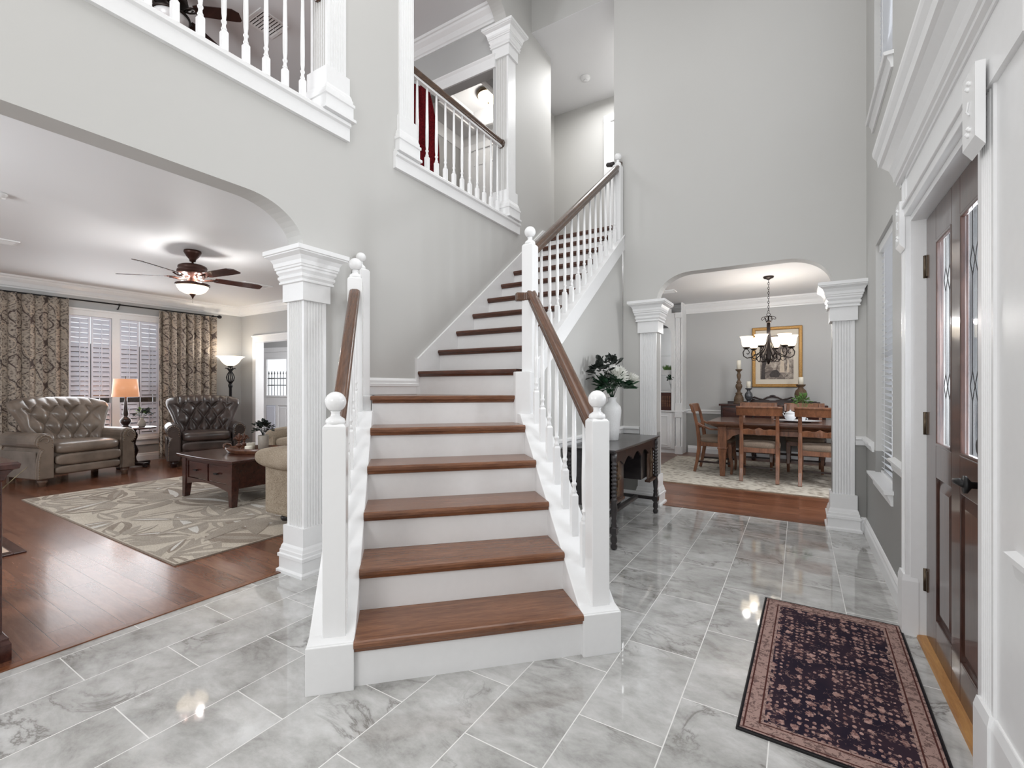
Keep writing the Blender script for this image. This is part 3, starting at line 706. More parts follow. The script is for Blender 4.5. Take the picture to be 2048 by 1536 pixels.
# lower stringers
def zs(q): return .165 + .757 * (q - 2.0)
for s0, s1, nm in ((-.372, -.19, 'stringer'), (.806, .99, 'stringer')):
    qe = 3.20 if s0 < 0 else 3.16
    b = MB(SL); q0 = 1.992
    b.prism([(q0, 0), (q0, .195), (q0 + .06, .205), (qe, zs(qe)), (qe + .16, zs(qe)), (qe + .16, 0)], s0, s1, 'x')
    b.build(nm, M['white'], st, bev=.004)
    b = MB(SL); b.box(s0 - .002, s1 + .0, q0 - .008, q0 + .2, 0, .19); b.build('stringer_base', M['white'], st, bev=.003)
# side panels carrying the landing
b = MB(SL); b.box(-.372, -.19, 3.2, 3.56, 0, zs(3.16) + .03); b.box(-.36, -.205, q6 + .035, 3.5, .9, z6 + .0); b.build('landing_side_panel', M['white'], st, bev=.003)
b = MB(so); b.prism([(-1.775, 2.892), (-1.735, 2.86), (-1.612, 2.86), (-1.612, 3.0), (-1.775, 3.0)], .6, 1.345); b.build('newel_plinth', M['white'], st, bev=.008)
# stringer of the upper flight with its cap, and the fascia
zu = lambda y: 1.425 + .735 * (y - 2.95)
b = MB(so); b.prism([(2.95, zu(2.95)), (4.96, zu(4.96)), (4.96, zu(4.96) - .155), (2.95, zu(2.95) - .155)], -1.725, -1.606, 'x')
b.prism([(2.95, zu(2.95)), (4.975, zu(4.975)), (4.975, zu(4.975) + .012), (2.95, zu(2.95) + .012)], -1.725, -1.597, 'x')
b.build('upper_stringer', M['white'], st, bev=.003)
# newels
def newel(mtx, cx, cy, z0, z1, w, rb, ang, label=None):
    h = w / 2; mm = mtx @ Matrix.Translation((cx, cy, 0)) @ Matrix.Rotation(ang, 4, 'Z')
    b = MB(mm); b.prism([(-h, -h), (h, -h), (h, h), (-h, h)], z0, z1 - .012); rectloft(b, -h, h, -h, h, [(0, z1 - .012), (-.01, z1)])
    n = b.build('newel_post', M['white_gloss'], st, bev=.003)
    b = MB(mm); prof = [(rb * .9, z1 - .002), (rb * .95, z1 + .008), (rb * .85, z1 + .02), (rb * .45, z1 + .032), (rb * .4, z1 + .045), (rb * .5, z1 + .055)]
    zc = z1 + .052 + rb * .92
    prof += [(max(.0005, rb * sin(pi - pi * (i / 12) * .86 - pi * .14)), zc - rb * cos(pi * .14 + pi * .86 * i / 12)) for i in range(13)]
    b.lathe(prof, (0, 0, 0), 28); b.build('ball_finial', M['white_gloss'], n)
P45 = radians(45)
def wl(s, q): return lw(s, q)
newel(so, *wl(-.272, 2.078), .19, 1.078, .092, .043, P45)
newel(so, *wl(.912, 2.078), .19, 1.082, .088, .043, P45)
newel(so, *wl(-.30, 3.24), .8, 1.955, .092, .042, P45)
newel(so, -2.71, 2.30, 1.1, 2.09, .09, .036, 0)
newel(so, -1.658, 2.935, 1.30, 2.265, .088, .041, 0)
newel(so, -1.655, 4.845, 2.80, 3.615, .088, .039, 0)
# handrails (moulded section)
RP = [(-.028, -.03), (.028, -.03), (.024, -.016), (.020, -.008), (.031, .004), (.034, .016), (.028, .027), (.014, .033), (-.014, .033), (-.028, .027), (-.034, .016), (-.031, .004), (-.020, -.008), (-.024, -.016)]
def rail(p, q, mat, name='handrail', par=None, m=None, prof=RP):
    p = Vector(p); q = Vector(q); t_ = (q - p).normalized(); sd = t_.cross(Vector((0, 0, 1))).normalized(); up = sd.cross(t_)
    n = len(prof); vs = [(c + sd * a + up * d)[:] for c in (p, q) for a, d in prof]
    b = MB(m or so); b.sm = True; b.add(vs, [(i, (i + 1) % n, n + (i + 1) % n, n + i) for i in range(n)]); b.sm = False
    b.add(vs, [tuple(range(n - 1, -1, -1)), tuple(range(n, 2 * n))])
    return b.build(name, mat, par or st)
def W(s, q, z): x, y = lw(s, q); return (x, y, z)
rail(W(-.272, 2.10, 1.02), W(-.30, 3.20, 1.02 + .757 * 1.09), M['rail'])
rail(W(.912, 2.10, 1.02), W(.905, 3.25, 1.02 + .757 * 1.19), M['rail'])
b = MB(SL); b.prism([(.875, 3.205), (.94, 3.205), (.94, 3.25), (.80, 3.29), (.80, 3.235), (.86, 3.225)], 1.855, 1.915); b.build('rail_fitting', M['rail'], st, bev=.008)
rail(W(-.30, 3.27, 1.86), (-2.69, 2.26, 1.86), M['rail'])
rail((-1.658, 2.97, 2.225), (-1.655, 4.81, 3.565), M['rail_up'])
rail((-1.655, 4.88, 3.63), (-1.70, 5.2, 3.80), M['rail_up'])
b = MB(so); b.tube([(-1.73, 4.92, 3.67), (-1.77, 4.86, 3.655), (-1.70, 4.84, 3.64)], .026, 8); b.build('rail_fitting', M['ebony'], st, bev=.01)
# balusters
def baluster_mb(b, x, y, z0, z1, ang=0, hb=.20, w=.034, blockslope=0):
    h = w / 2; mm = b.m; b.m = mm @ Matrix.Translation((x, y, 0)) @ Matrix.Rotation(ang, 4, 'Z')
    rectloft(b, -h, h, -h, h, [(0, z0), (0, z0 + hb), (-.006, z0 + hb + .012)])
    t0 = z0 + hb + .008
    b.lathe([(.011, t0), (.016, t0 + .012), (.011, t0 + .024), (.010, t0 + .04), (.015, t0 + .05), (.015, t0 + .058), (.010, t0 + .064), (.0135, t0 + .10), (.0145, t0 + .2), (.0095, z1)], (0, 0, 0), 10)
    b.m = mm
for i in range(7):
    q = 2.222 + .1453 * i; x_, y_ = lw(.905, q)
    b = MB(so); baluster_mb(b, x_, y_, zs(q) - .03, 1.02 + .757 * (q - 2.10) - .03, P45, .235, .036); b.build('baluster', M['white_gloss'], st)
    x_, y_ = lw(-.29, q)
    b = MB(so); baluster_mb(b, x_, y_, zs(q) - .03, 1.02 + .757 * (q - 2.10) - .03, P45, .235, .036); b.build('baluster', M['white_gloss'], st)
for i in range(13):
    y = 3.112 + .1375 * i
    b = MB(so); baluster_mb(b, -1.66, y, zu(y) - .02, 2.225 + .728 * (y - 2.97) - .025, 0, .19 if i % 2 else .16, .034); b.build('baluster', M['white_gloss'], st)
for s_, q in ((-.29, 3.37), (-.29, 3.48)):
    x_, y_ = lw(s_, q); b = MB(so); baluster_mb(b, x_, y_, z6, 1.84, P45, .2); b.build('baluster', M['white_gloss'], st)

# ---------------- gallery railings ----------------
def gallery(y0, y1, ys, label):
    r = thing('gallery_railing', label, 'railing', (XL - .08, (y0 + y1) / 2, Z2), group=None)
    m = Matrix.Translation((-(XL - .08), -(y0 + y1) / 2, -Z2))
    rail((XL - .08, y0, 3.965), (XL - .08, y1, 3.965), M['rail_up'], 'handrail', r, m)
    b = MB(m); b.lathe([(.03, -.005), (.05, -.015), (.05, -.03), (.035, -.04)], (XL - .08, y1 + .035, 3.96), 16, 'y'); b.build('rosette', M['rail_up'], r)
    b = MB(m); b.box(XL - .098, XL - .062, y0, y1, 3.915, 3.94); b.build('rail_fillet', M['white_gloss'], r)
    for y in ys:
        b = MB(m); baluster_mb(b, XL - .08, y, Z2, 3.92, 0, .17, .034); b.build('baluster', M['white_gloss'], r)
    return r
gallery(-.86, 2.03, [1.921 - .1255 * i for i in range(21)], 'white gallery railing at the upper left, beside the single pilaster')
gallery(2.90, 4.36, [3.023 + .127 * i for i in range(11)], 'white gallery railing with brown handrail inside the arched opening above the stairs')
# ---------------- living room ----------------
# shuttered windows
wr = sempty('window_4', 'living room windows with white plantation shutters', (XW, 3.04, .4)); m = Matrix.Translation((-XW, -3.04, -.4))
b = MB(m)
for (a, c, d, e) in ((2.40, 2.46, .40, 2.42), (2.98, 3.08, .40, 2.42), (3.62, 3.68, .40, 2.42), (2.40, 3.68, 2.34, 2.42), (2.40, 3.68, .40, .44)): b.box(XW - .1, XW + .02, a, c, d, e)
b.box(XW - .02, XW + .035, 2.34, 3.74, 2.42, 2.45)
b.build('window_frame', M['white'], wr, bev=.003)
b = MB(m); b.box(XW - .02, XW + .05, 2.34, 3.74, .36, .40); b.box(XW, XW + .02, 2.36, 3.72, .27, .36); b.build('window_sill', M['white'], wr, bev=.003)
b = MB(m); b.box(XW - .09, XW - .085, 2.42, 3.66, .42, 2.40); b.build('pane', M['glass'], wr)
for (a, c) in ((2.465, 2.715), (2.73, 2.975), (3.085, 3.345), (3.36, 3.615)):
    for (d, e) in ((1.065, 2.335), (.445, .985)):
        b = MB(m)
        for (p, q, r_, s_) in ((a, a + .022, d, e), (c - .022, c, d, e), (a, c, d, d + .03), (a, c, e - .03, e)): b.box(XW - .03, XW - .005, p, q, r_, s_)
        sh = b.build('shutter', M['shutter'], wr, bev=.002)
        b = MB(m); n = int((e - d - .06) / .072)
        for i in range(n):
            z = d + .04 + (i + .5) * (e - d - .075) / n
            b.prism([(XW - .032, z + .031), (XW - .027, z + .034), (XW + .003, z - .029), (XW - .002, z - .033)], a + .022, c - .022, 'y')
        b.build('louvers', M['shutter'], sh)
        b = MB(m); b.box(XW + .004, XW + .014, a + .118, a + .128, d + .05, e - .05); b.build('tilt_rod', M['shutter'], sh)
# assumed board fence, added to keep bright sky out of the slat gaps
f_ = thing('fence', 'weathered board fence added outside the shuttered windows to hide the sky', 'fence', (-10.6, 3, 0)); m = Matrix.Translation((10.6, -3, 0))
for i in range(26):
    b = MB(m); b.box(-10.62, -10.6, .2 + i * .2, .385 + i * .2, -.2, 2.0); b.build('board', M['carved'], f_)
# curtains
t = NT('damask_curtain'); uvn = t.n.new('ShaderNodeUVMap'); x, y, z = t.sep(uvn.outputs[0])
def dam(t, u, v, w0):
    a = t.m('ADD', t.m('COSINE', t.m('MULTIPLY', u, 2 * pi)), t.m('COSINE', t.m('MULTIPLY', v, 2 * pi)))
    return t.m('ABSOLUTE', t.m('SUBTRACT', a, w0))
ns = t.noise(t.comb(x, y), 9, 4, .6, .4); u2 = t.m('ADD', x, t.m('MULTIPLY', t.m('SINE', t.m('MULTIPLY', y, 4 * pi)), .06))
e1 = dam(t, u2, y, 0.0); e2 = dam(t, u2, y, .32); e3 = dam(t, u2, y, 1.35); e4 = dam(t, u2, y, -1.3)
fine = t.voro(t.comb(t.m('MULTIPLY', x, 1.0), t.m('MULTIPLY', y, 1.3)), 20); fine2 = t.noise(t.comb(x, y), 44, 3, .7, 1.0)
base = t.ramp(t.m('ADD', t.m('MULTIPLY', fine, .55), t.m('MULTIPLY', fine2, .6)), [(.40, srgb(92, 84, 80)), (.50, srgb(140, 129, 119)), (.62, srgb(178, 166, 153))])
c = t.mix(t.ramp(e2, [(.04, (1, 1, 1, 1)), (.10, (0, 0, 0, 1))]), base, srgb(190, 174, 156))
c = t.mix(t.ramp(e1, [(.03, (1, 1, 1, 1)), (.08, (0, 0, 0, 1))]), c, srgb(84, 74, 70))
c = t.mix(t.ramp(e3, [(.05, (.9, .9, .9, 1)), (.11, (0, 0, 0, 1))]), c, srgb(198, 186, 170))
c = t.mix(t.ramp(e4, [(.06, (.9, .9, .9, 1)), (.12, (0, 0, 0, 1))]), c, srgb(70, 58, 56))
M['damask'] = t.fin(c, .7, spec=.25)
def curtain(y0, y1, z0, z1, x0, nf, label, amp=.045, ph=0.0):
    L = y1 - y0
    def fn(u, v):
        k = .6 + .4 * v
        return (x0 + amp * k * sin(2 * pi * nf * u + ph + .5 * sin(3 * u)) + .012 * sin(31 * u + 2 * v), y0 + L * u + .012 * sin(2 * pi * nf * u * 2 + 1.0), z0 + (z1 - z0) * v)
    b = MB(Matrix.Translation((-x0, -(y0 + y1) / 2, -z0))); b.grid(fn, 170, 14, lambda u, v: (u * L * 1.35 / .40, v * (z1 - z0) / .62))
    t_ = thing('curtain', label, 'curtain', (x0, (y0 + y1) / 2, z0)); o = b.build('drape', M['damask'], t_)
    s_ = o.modifiers.new('thick', 'SOLIDIFY'); s_.thickness = .004
    return t_
curtain(1.45, 2.44, .02, 2.555, XW + .1, 7.3, 'patterned damask curtain behind the large taupe armchair', .042)
curtain(3.57, 4.50, .02, 2.545, XW + .1, 7.2, 'patterned damask curtain behind the dark brown armchair', .042, 1.0)
cr = thing('curtain_rod', 'dark curtain rod above the shuttered windows', 'curtain rod', (XW + .1, 3.0, 2.56)); m = Matrix.Translation((-XW - .1, -3.0, -2.56))
b = MB(m); b.tube([(XW + .1, 1.2, 2.56), (XW + .1, 4.52, 2.56)], .011, 10); b.build('rod', M['iron'], cr)
b = MB(m); b.lathe([(.011, 0), (.016, .01), (.03, .03), (.033, .05), (.024, .075), (.004, .085)], (XW + .1, 4.52, 2.56), 14, 'y'); b.build('finial', M['iron'], cr)
for y in (1.6, 3.05, 4.45):
    b = MB(m); b.tube([(XW, y, 2.50), (XW + .03, y, 2.49), (XW + .09, y, 2.545)], .008, 8); b.lathe([(.018, -.012), (.018, .012)], (XW + .1, y, 2.56), 12, 'y'); b.build('bracket', M['iron'], cr)

# armchairs
def armchair(label, loc, rz, W_, mats, body, group=None):
    r = thing('armchair', label, 'armchair', loc, rz, group)
    hw = W_ / 2; ai = hw - .20          # inner arm line
    # back
    def fb(side):
        def f(u, v):
            uu = 2 * u - 1; w_ = ai + .02 + (hw + .0 - ai) * (v ** 1.5) * 1.0
            e = max(0, (1 - abs(uu) ** 7)) ** .5 * max(0, (1 - abs(2 * v - 1) ** 9)) ** .5
            w_ *= 1 - .09 * max(0, (v - .78) / .22) ** 2; y = uu * w_ ; z = .42 + .68 * v - .07 * (uu ** 4) * v
            x = -.12 - .24 * v + .17 * abs(uu) ** 2.6 * (.4 + .6 * v) - (.05 * max(0, v - .85) / .15)
            if side > 0:
                a = uu * 4.5; bb = v * 4.4
                p = (a + bb) / 2; q = (a - bb) / 2
                tf = (abs(sin(pi * p)) * abs(sin(pi * q))) ** .5
                vt = abs(sin(pi * (a + .0) )) ** .4 if False else abs(cos(pi * a / 1.0 / 1.0 + pi * .5 * (1))) ** .35
                k = min(1, max(0, (v - .80) / .08)); tf = tf * (1 - k) + vt * k
                fade = min(1, max(0, (.92 - abs(uu)) / .2)); tf = tf * fade + (1 - fade)
                return (x + .02 + (.055 * e) + .072 * tf * e, y, z)
            return (x - .09 * e, y, z)
        return f
    b = MB(); b.grid(fb(1), 84, 70); b.build('backrest', mats[0], r)
    b = MB(); b.grid(fb(-1), 24, 16); 
    # rim strip joining front and back
    f1, f2 = fb(1), fb(-1); rim = []
    N = 40
    path = [(0, i / N) for i in range(N + 1)] + [(i / N, 1) for i in range(1, N + 1)] + [(1, 1 - i / N) for i in range(1, N + 1)]
    vs = [f1(*p) for p in path] + [f2(*p) for p in path]; n = len(path)
    b.sm = True; b.add(vs, [(i, i + 1, n + i + 1, n + i) for i in range(n - 1)]); b.build('outer_back', mats[1], r)
    # base
    b = MB(); b.box(-.36, .37, -ai, ai, .12, .42); b.build('seat_base', mats[1], r, bev=.02)
    b = MB(); b.pillow((.12, 0, .455), .34, ai + .005, .085, .35, .55); b.build('seat_cushion', mats[0], r)
    b = MB(); b.pillow((.40, 0, .315), .045, ai - .005, .075, .3, .5); b.build('footrest', mats[0], r)
    b = MB(); b.pillow((.385, 0, .185), .045, ai - .005, .055, .3, .5); b.build('footrest', mats[0], r)
    for s in (-1, 1):
        cy, cz, rr = hw - .10, .565, .098
        pr = [(ai, .10), (ai, .50)] + [(cy + rr * cos(a), cz + rr * sin(a)) for a in [radians(200 - 20 * k) for k in range(13)]]
        pr += [(hw - .075, .47), (hw - .04, .42), (hw - .025, .34), (hw - .02, .24), (hw - .02, .10)]
        pr = [(s * p[0], p[1]) for p in pr]
        b = MB(); b.prism(pr, -.36, .40, 'x'); b.build('arm', mats[0], r, bev=.012)
        b = MB(); b.box(-.36, .385, min(s * (hw - .03), s * (hw - .016)), max(s * (hw - .03), s * (hw - .016)), .11, .44); b.build('side_panel', mats[1], r, bev=.004)
        cxy = [(p[0], p[1]) for p in pr]; gx = sum(p[0] for p in cxy) / len(cxy)
        pr2 = [(gx + (p[0] - gx) * .86, .10 + (p[1] - .10) * .975) for p in cxy]
        b = MB(); b.prism(pr2, .395, .425, 'x'); b.build('arm_front', mats[0], r, bev=.01)
        b = MB()
        pts = pr2[1:]; acc = []
        for p0, p1 in zip(pts[:-1], pts[1:]):
            d = math.dist(p0, p1); k = max(1, int(d / .022))
            for i in range(k): acc.append((p0[0] + (p1[0] - p0[0]) * i / k, p0[1] + (p1[1] - p0[1]) * i / k))
        for p in acc: b.ball((.427, gx + (p[0] - gx) * .86, .10 + (p[1] - .10) * .975), .0065, 6)
        b.build('nailhead_trim', M['nail'], r)
        b = MB(); sp = [(.427, s * cy + s * (.055 - .0045 * k) * cos(k * .55), cz + (.055 - .0045 * k) * sin(k * .55)) for k in range(11)]; b.tube(sp, .006, 6); b.build('scroll_piping', mats[0], r)
        b = MB(); b.lathe([(.05, .13), (.055, .11), (.058, .09), (.045, .078), (.05, .07), (.05, .055), (.036, .04), (.036, .0)], (.34, s * (hw - .11), 0), 20); b.build('foot', body, r)
        b = MB(); b.box(-.34, -.28, s * (hw - .11) - .03, s * (hw - .11) + .03, 0, .13); b.build('foot', body, r)
    return r
M['footwood'] = wood('bun_foot_wood', srgb(74, 56, 46), srgb(124, 100, 84), rough=.35)
armchair('large taupe leather tufted armchair in front of the left curtain', (-8.42, 2.22, 0), radians(13), 1.14, (M['leather1'], M['leather1side']), M['footwood'])
armchair('dark brown leather tufted wing armchair in front of the right curtain', (-8.36, 3.88, 0), radians(-20), 1.08, (M['leather2'], M['leather2']), M['walnut'])

# area rug
def leafpoly(cx, cy, ang, L, w_, bend=0, n=10):
    up = []; dn = []
    for i in range(n + 1):
        t_ = i / n; r_ = L * t_; ww = w_ * (sin(pi * t_ ** .75)) ** .9 + .002
        a = ang + bend * t_
        px, py = cx + r_ * cos(a), cy + r_ * sin(a); nx, ny = -sin(a), cos(a)
        up.append((px + nx * ww, py + ny * ww)); dn.append((px - nx * ww, py - ny * ww))
    return up + dn[::-1]
t_ = thing('area_rug', 'beige area rug with a grey leaf pattern under the coffee table', 'rug', (-5.43, 2.9, 0)); m = Matrix.Translation((5.43, -2.9, 0))
RX0, RX1, RY0, RY1 = -7.2, -3.66, 1.51, 4.1
mr = [fabric('rug_cream', srgb(182, 171, 156), srgb(208, 198, 184), 90), fabric('rug_grey', srgb(154, 144, 132), srgb(176, 166, 154), 90), fabric('rug_taupe', srgb(138, 126, 114), srgb(162, 150, 138), 90), fabric('rug_pale', srgb(196, 190, 182), srgb(218, 214, 207), 90)]
b = MB(m); b.box(RX0, RX1, RY0, RY1, .001, .0105)
rnd = random.Random(11)
def clip(poly):
    for ax, lim, sg in ((0, RX0 + .01, 1), (0, RX1 - .01, -1), (1, RY0 + .01, 1), (1, RY1 - .01, -1)):
        out = []
        for i in range(len(poly)):
            p, q = poly[i - 1], poly[i]; ip, iq = (p[ax] - lim) * sg >= 0, (q[ax] - lim) * sg >= 0
            if ip != iq:
                k = (lim - p[ax]) / (q[ax] - p[ax]); out.append((p[0] + (q[0] - p[0]) * k, p[1] + (q[1] - p[1]) * k))
            if iq: out.append(q)
        poly = out
        if len(poly) < 3: return []
    return poly
zz = .0113
for (cx, cy, sc_) in ((-4.2, 1.9, 1.0), (-5.3, 1.75, .8), (-6.3, 2.0, .9), (-5.0, 2.7, .9), (-6.8, 2.9, .8), (-6.0, 3.3, .9), (-4.0, 3.0, .8), (-3.9, 1.55, .6), (-6.9, 1.6, .6), (-5.2, 3.9, .7), (-4.7, 1.55, .5), (-5.8, 2.4, .9), (-4.6, 2.3, .7), (-6.1, 1.5, .8), (-5.4, 3.3, .7), (-6.9, 2.3, .7), (-4.3, 2.5, .8), (-6.5, 3.8, .8)):
    n = rnd.randint(7, 9); a0 = rnd.random() * 6
    for i in range(n):
        a = a0 + 2 * pi * i / n + rnd.uniform(-.15, .15)
        L = sc_ * rnd.uniform(.5, .95); wv = L * rnd.uniform(.10, .17); bd = rnd.uniform(-.35, .35)
        p = clip(leafpoly(cx + .06 * cos(a), cy + .06 * sin(a), a, L, wv, bd))
        if p: zz += .000008; b.cur = rnd.choice((1, 1, 2)); b.add([(q[0], q[1], zz) for q in p], [tuple(range(len(p)))])
        p = clip(leafpoly(cx + .1 * cos(a), cy + .1 * sin(a), a + .03, L * .8, wv * .3, bd))
        if p: zz += .000008; b.cur = rnd.choice((3, 0, 0, 1)); b.add([(q[0], q[1], zz) for q in p], [tuple(range(len(p)))])
b.cur = 2
b.build('rug_pile', mr, t_)
b = MB(m)
for (a, c, d, e) in ((RX0 - .006, RX1 + .006, RY0 - .006, RY0), (RX0 - .006, RX1 + .006, RY1, RY1 + .006), (RX0 - .006, RX0, RY0, RY1), (RX1, RX1 + .006, RY0, RY1)): b.box(a, c, d, e, .0005, .011)
b.build('rug_binding', mr[2], t_)

# coffee table
ct = thing('coffee_table', 'dark cherry coffee table with two drawers on the rug', 'coffee table', (-5.4, 2.9, .0152)); m = Matrix.Translation((5.4, -2.9, -.0152)); Z0 = .0152
X0, X1, Y0, Y1, ZT = -5.9, -4.86, 2.50, 3.34, .492
b = MB(m)
def bow(a, c, y, s, n=8): return [(a + (c - a) * i / n, y + s * .03 * sin(pi * i / n)) for i in range(n + 1)]
pl = bow(X0 - .065, X1 + .065, Y0 - .035, -1) + bow(X1 + .065, X0 - .065, Y1 + .035, 1)
b.prism(pl, ZT - .022, ZT); b.build('tabletop', M['cherry'], ct, bev=.006)
b = MB(m); b.prism([(p[0] * .985 + -.0807, p[1] * .97 + .0876) for p in pl], ZT - .036, ZT - .022); b.build('top_moulding', M['cherry'], ct)
b = MB(m)
b.box(X0 + .04, X1 - .04, Y1 - .04, Y1 - .02, .19, ZT - .036)
b.box(X0 + .03, X0 + .045, Y0 + .03, Y1 - .03, .19, ZT - .036); b.box(X1 - .045, X1 - .03, Y0 + .03, Y1 - .03, .19, ZT - .036)
b.build('side_aprons', M['cherry'], ct)
b = MB(m)
n = 14; arc = [(X0 + .05 + (X1 - X0 - .1) * i / n, .155 + .055 * sin(pi * i / n)) for i in range(n + 1)]
for (p0, p1) in zip(arc[:-1], arc[1:]): b.prism([p0, p1, (p1[0], .235), (p0[0], .235)], Y0 + .01, Y0 + .03, 'y')
b.box(X0 + .05, X1 - .05, Y0 + .01, Y0 + .03, .42, ZT - .036)
b.box(X0 + .05, X0 + .11, Y0 + .01, Y0 + .03, .235, .42); b.box(X1 - .11, X1 - .05, Y0 + .01, Y0 + .03, .235, .42); b.box(-5.40, -5.36, Y0 + .01, Y0 + .03, .235, .42)
b.build('front_apron', M['cherry'], ct)
for (a, c) in ((X0 + .11, -5.40), (-5.36, X1 - .11)):
    b = MB(m); b.box(a + .003, c - .003, Y0 + .018, Y0 + .35, .24, .415); rectloft(b, a + .03, c - .03, 0, 0, [(0, 0), (0, .0001)])
    b.v = b.v[:8]; b.f = b.f[:6]; b.mi = b.mi[:6]; b.smooth = b.smooth[:6]
    d_ = b.build('drawer', M['cherry'], ct, bev=.004)
    b = MB(m); b.lathe([(.005, .02), (.006, .0), (.009, -.006), (.011, -.014), (.006, -.02)], ((a + c) / 2, Y0 + .018, .33), 12, 'y'); b.box((a + c) / 2 - .035, (a + c) / 2 + .035, Y0 - .012, Y0 - .002, .322, .338); b.build('drawer_pull', M['iron'], d_, bev=.004)
for (x, sx) in ((X0, 1), (X1, -1)):
    for (y, sy) in ((Y0, 1), (Y1, -1)):
        b = MB(m); xa, xb = sorted((x, x + sx * .075)); ya, yb = sorted((y, y + sy * .075))
        vs = []
        for o, z in ((0, Z0), (.006, .2), (.0, ZT - .036)):
            k = .018 if z == Z0 else 0
            vs += [(xa + (k if sx < 0 else 0), ya + (k if sy < 0 else 0), z), (xb - (k if sx > 0 else 0), ya + (k if sy < 0 else 0), z), (xb - (k if sx > 0 else 0), yb - (k if sy > 0 else 0), z), (xa + (k if sx < 0 else 0), yb - (k if sy > 0 else 0), z)]
        fs = [(3, 2, 1, 0), (8, 9, 10, 11)] + [(i * 4 + k, i * 4 + (k + 1) % 4, (i + 1) * 4 + (k + 1) % 4, (i + 1) * 4 + k) for i in range(2) for k in range(4)]
        b.add(vs, fs); b.build('leg', M['cherry'], ct, bev=.004)
# oval tray and what stands on it
TX, TY = -5.25, 2.98
tr = thing('serving_tray', 'oval wooden tray on the coffee table', 'tray', (TX, TY, ZT))
b = MB(Matrix.Rotation(radians(25), 4, 'Z') @ Matrix.Scale(1.85, 4, (1, 0, 0)) @ Matrix.Scale(1.08, 4)); b.lathe([(.165, .0), (.17, .004), (.178, .03), (.185, .055), (.179, .056), (.165, .012), (.001, .012)], (0, 0, 0), 48); b.build('tray_body', M['dintop'], tr)
for s in (-1, 1):
    b = MB(Matrix.Rotation(radians(25), 4, 'Z')); b.tube([(s * .355, -.06, .05), (s * .375, -.05, .08), (s * .385, 0, .092), (s * .375, .05, .08), (s * .355, .06, .05)], .011, 8); b.build('handle', M['dintop'], tr)
def fleur(loc, h, label):
    r = thing('finial_ornament', label, 'ornament', loc); k = h / .22
    b = MB(Matrix.Scale(k, 4)); b.lathe([(.04, 0), (.042, .008), (.03, .02), (.014, .035), (.012, .05), (.03, .062), (.036, .078), (.02, .092), (.01, .1), (.012, .11), (.02, .118), (.008, .125)], (0, 0, 0), 18); b.build('stem', M['carved_red'], r)
    b = MB(Matrix.Scale(k, 4) @ Matrix.Rotation(radians(60), 4, 'Z'))
    b.pillow((0, 0, .17), .018, .014, .05, 1, 1, 12, 8)
    for s in (-1, 1):
        b.tube([(0, 0, .125), (s * .02, 0, .15), (s * .04, 0, .175), (s * .052, 0, .165), (s * .05, 0, .148), (s * .038, 0, .146)], [.008, .012, .012, .010, .008, .006], 8)
        b.tube([(0, 0, .14), (s * .018, .01, .17), (s * .026, .012, .19), (s * .036, .012, .186)], [.007, .009, .007, .004], 8)
    b.build('carved_top', M['carved_red'], r)
def zt(x): return x + .012
fleur((-5.40, 2.86, zt(ZT)), .21, 'carved wooden finial ornament in front on the tray, left of the candle jar')
fleur((-5.55, 3.00, zt(ZT)), .19, 'carved wooden finial ornament standing behind the candle jar')
cj = thing('candle_jar', 'small candle jar with a grey label on the tray', 'candle', (-5.28, 2.90, zt(ZT)))
b = MB(); b.lathe([(.036, 0), (.038, .004), (.038, .062), (.035, .066)], (0, 0, 0), 24); b.build('jar', M['candle'], cj)
b = MB(Matrix.Rotation(radians(-60), 4, 'Z')); b.grid(lambda u, v: (.0385 * sin((u - .5) * 1.4), -.0385 * cos((u - .5) * 1.4), .012 + .038 * v), 8, 1); b.build('jar_label', flat('jar_label_grey', srgb(92, 104, 108), .6), cj)
cj = thing('pillar_candle', 'wide cream candle behind the small candle jar', 'candle', (-5.45, 3.02, zt(ZT)))
b = MB(); b.lathe([(.045, 0), (.045, .075), (.04, .08), (.002, .078)], (0, 0, 0), 24); b.build('wax', M['candle'], cj)
b = MB(); b.tube([(0, 0, .078), (.002, 0, .088)], .0015, 5); b.build('wick', M['iron'], cj)
pp = thing('potted_plant', 'dark green plant in a round stoneware pot on the tray', 'plant', (-5.33, 3.10, zt(ZT)))
b = MB(); b.lathe([(.05, 0), (.055, .004), (.057, .165), (.054, .17), (.05, .165), (.05, .15), (.001, .15)], (0, 0, 0), 28); b.build('pot', M['pot'], pp)
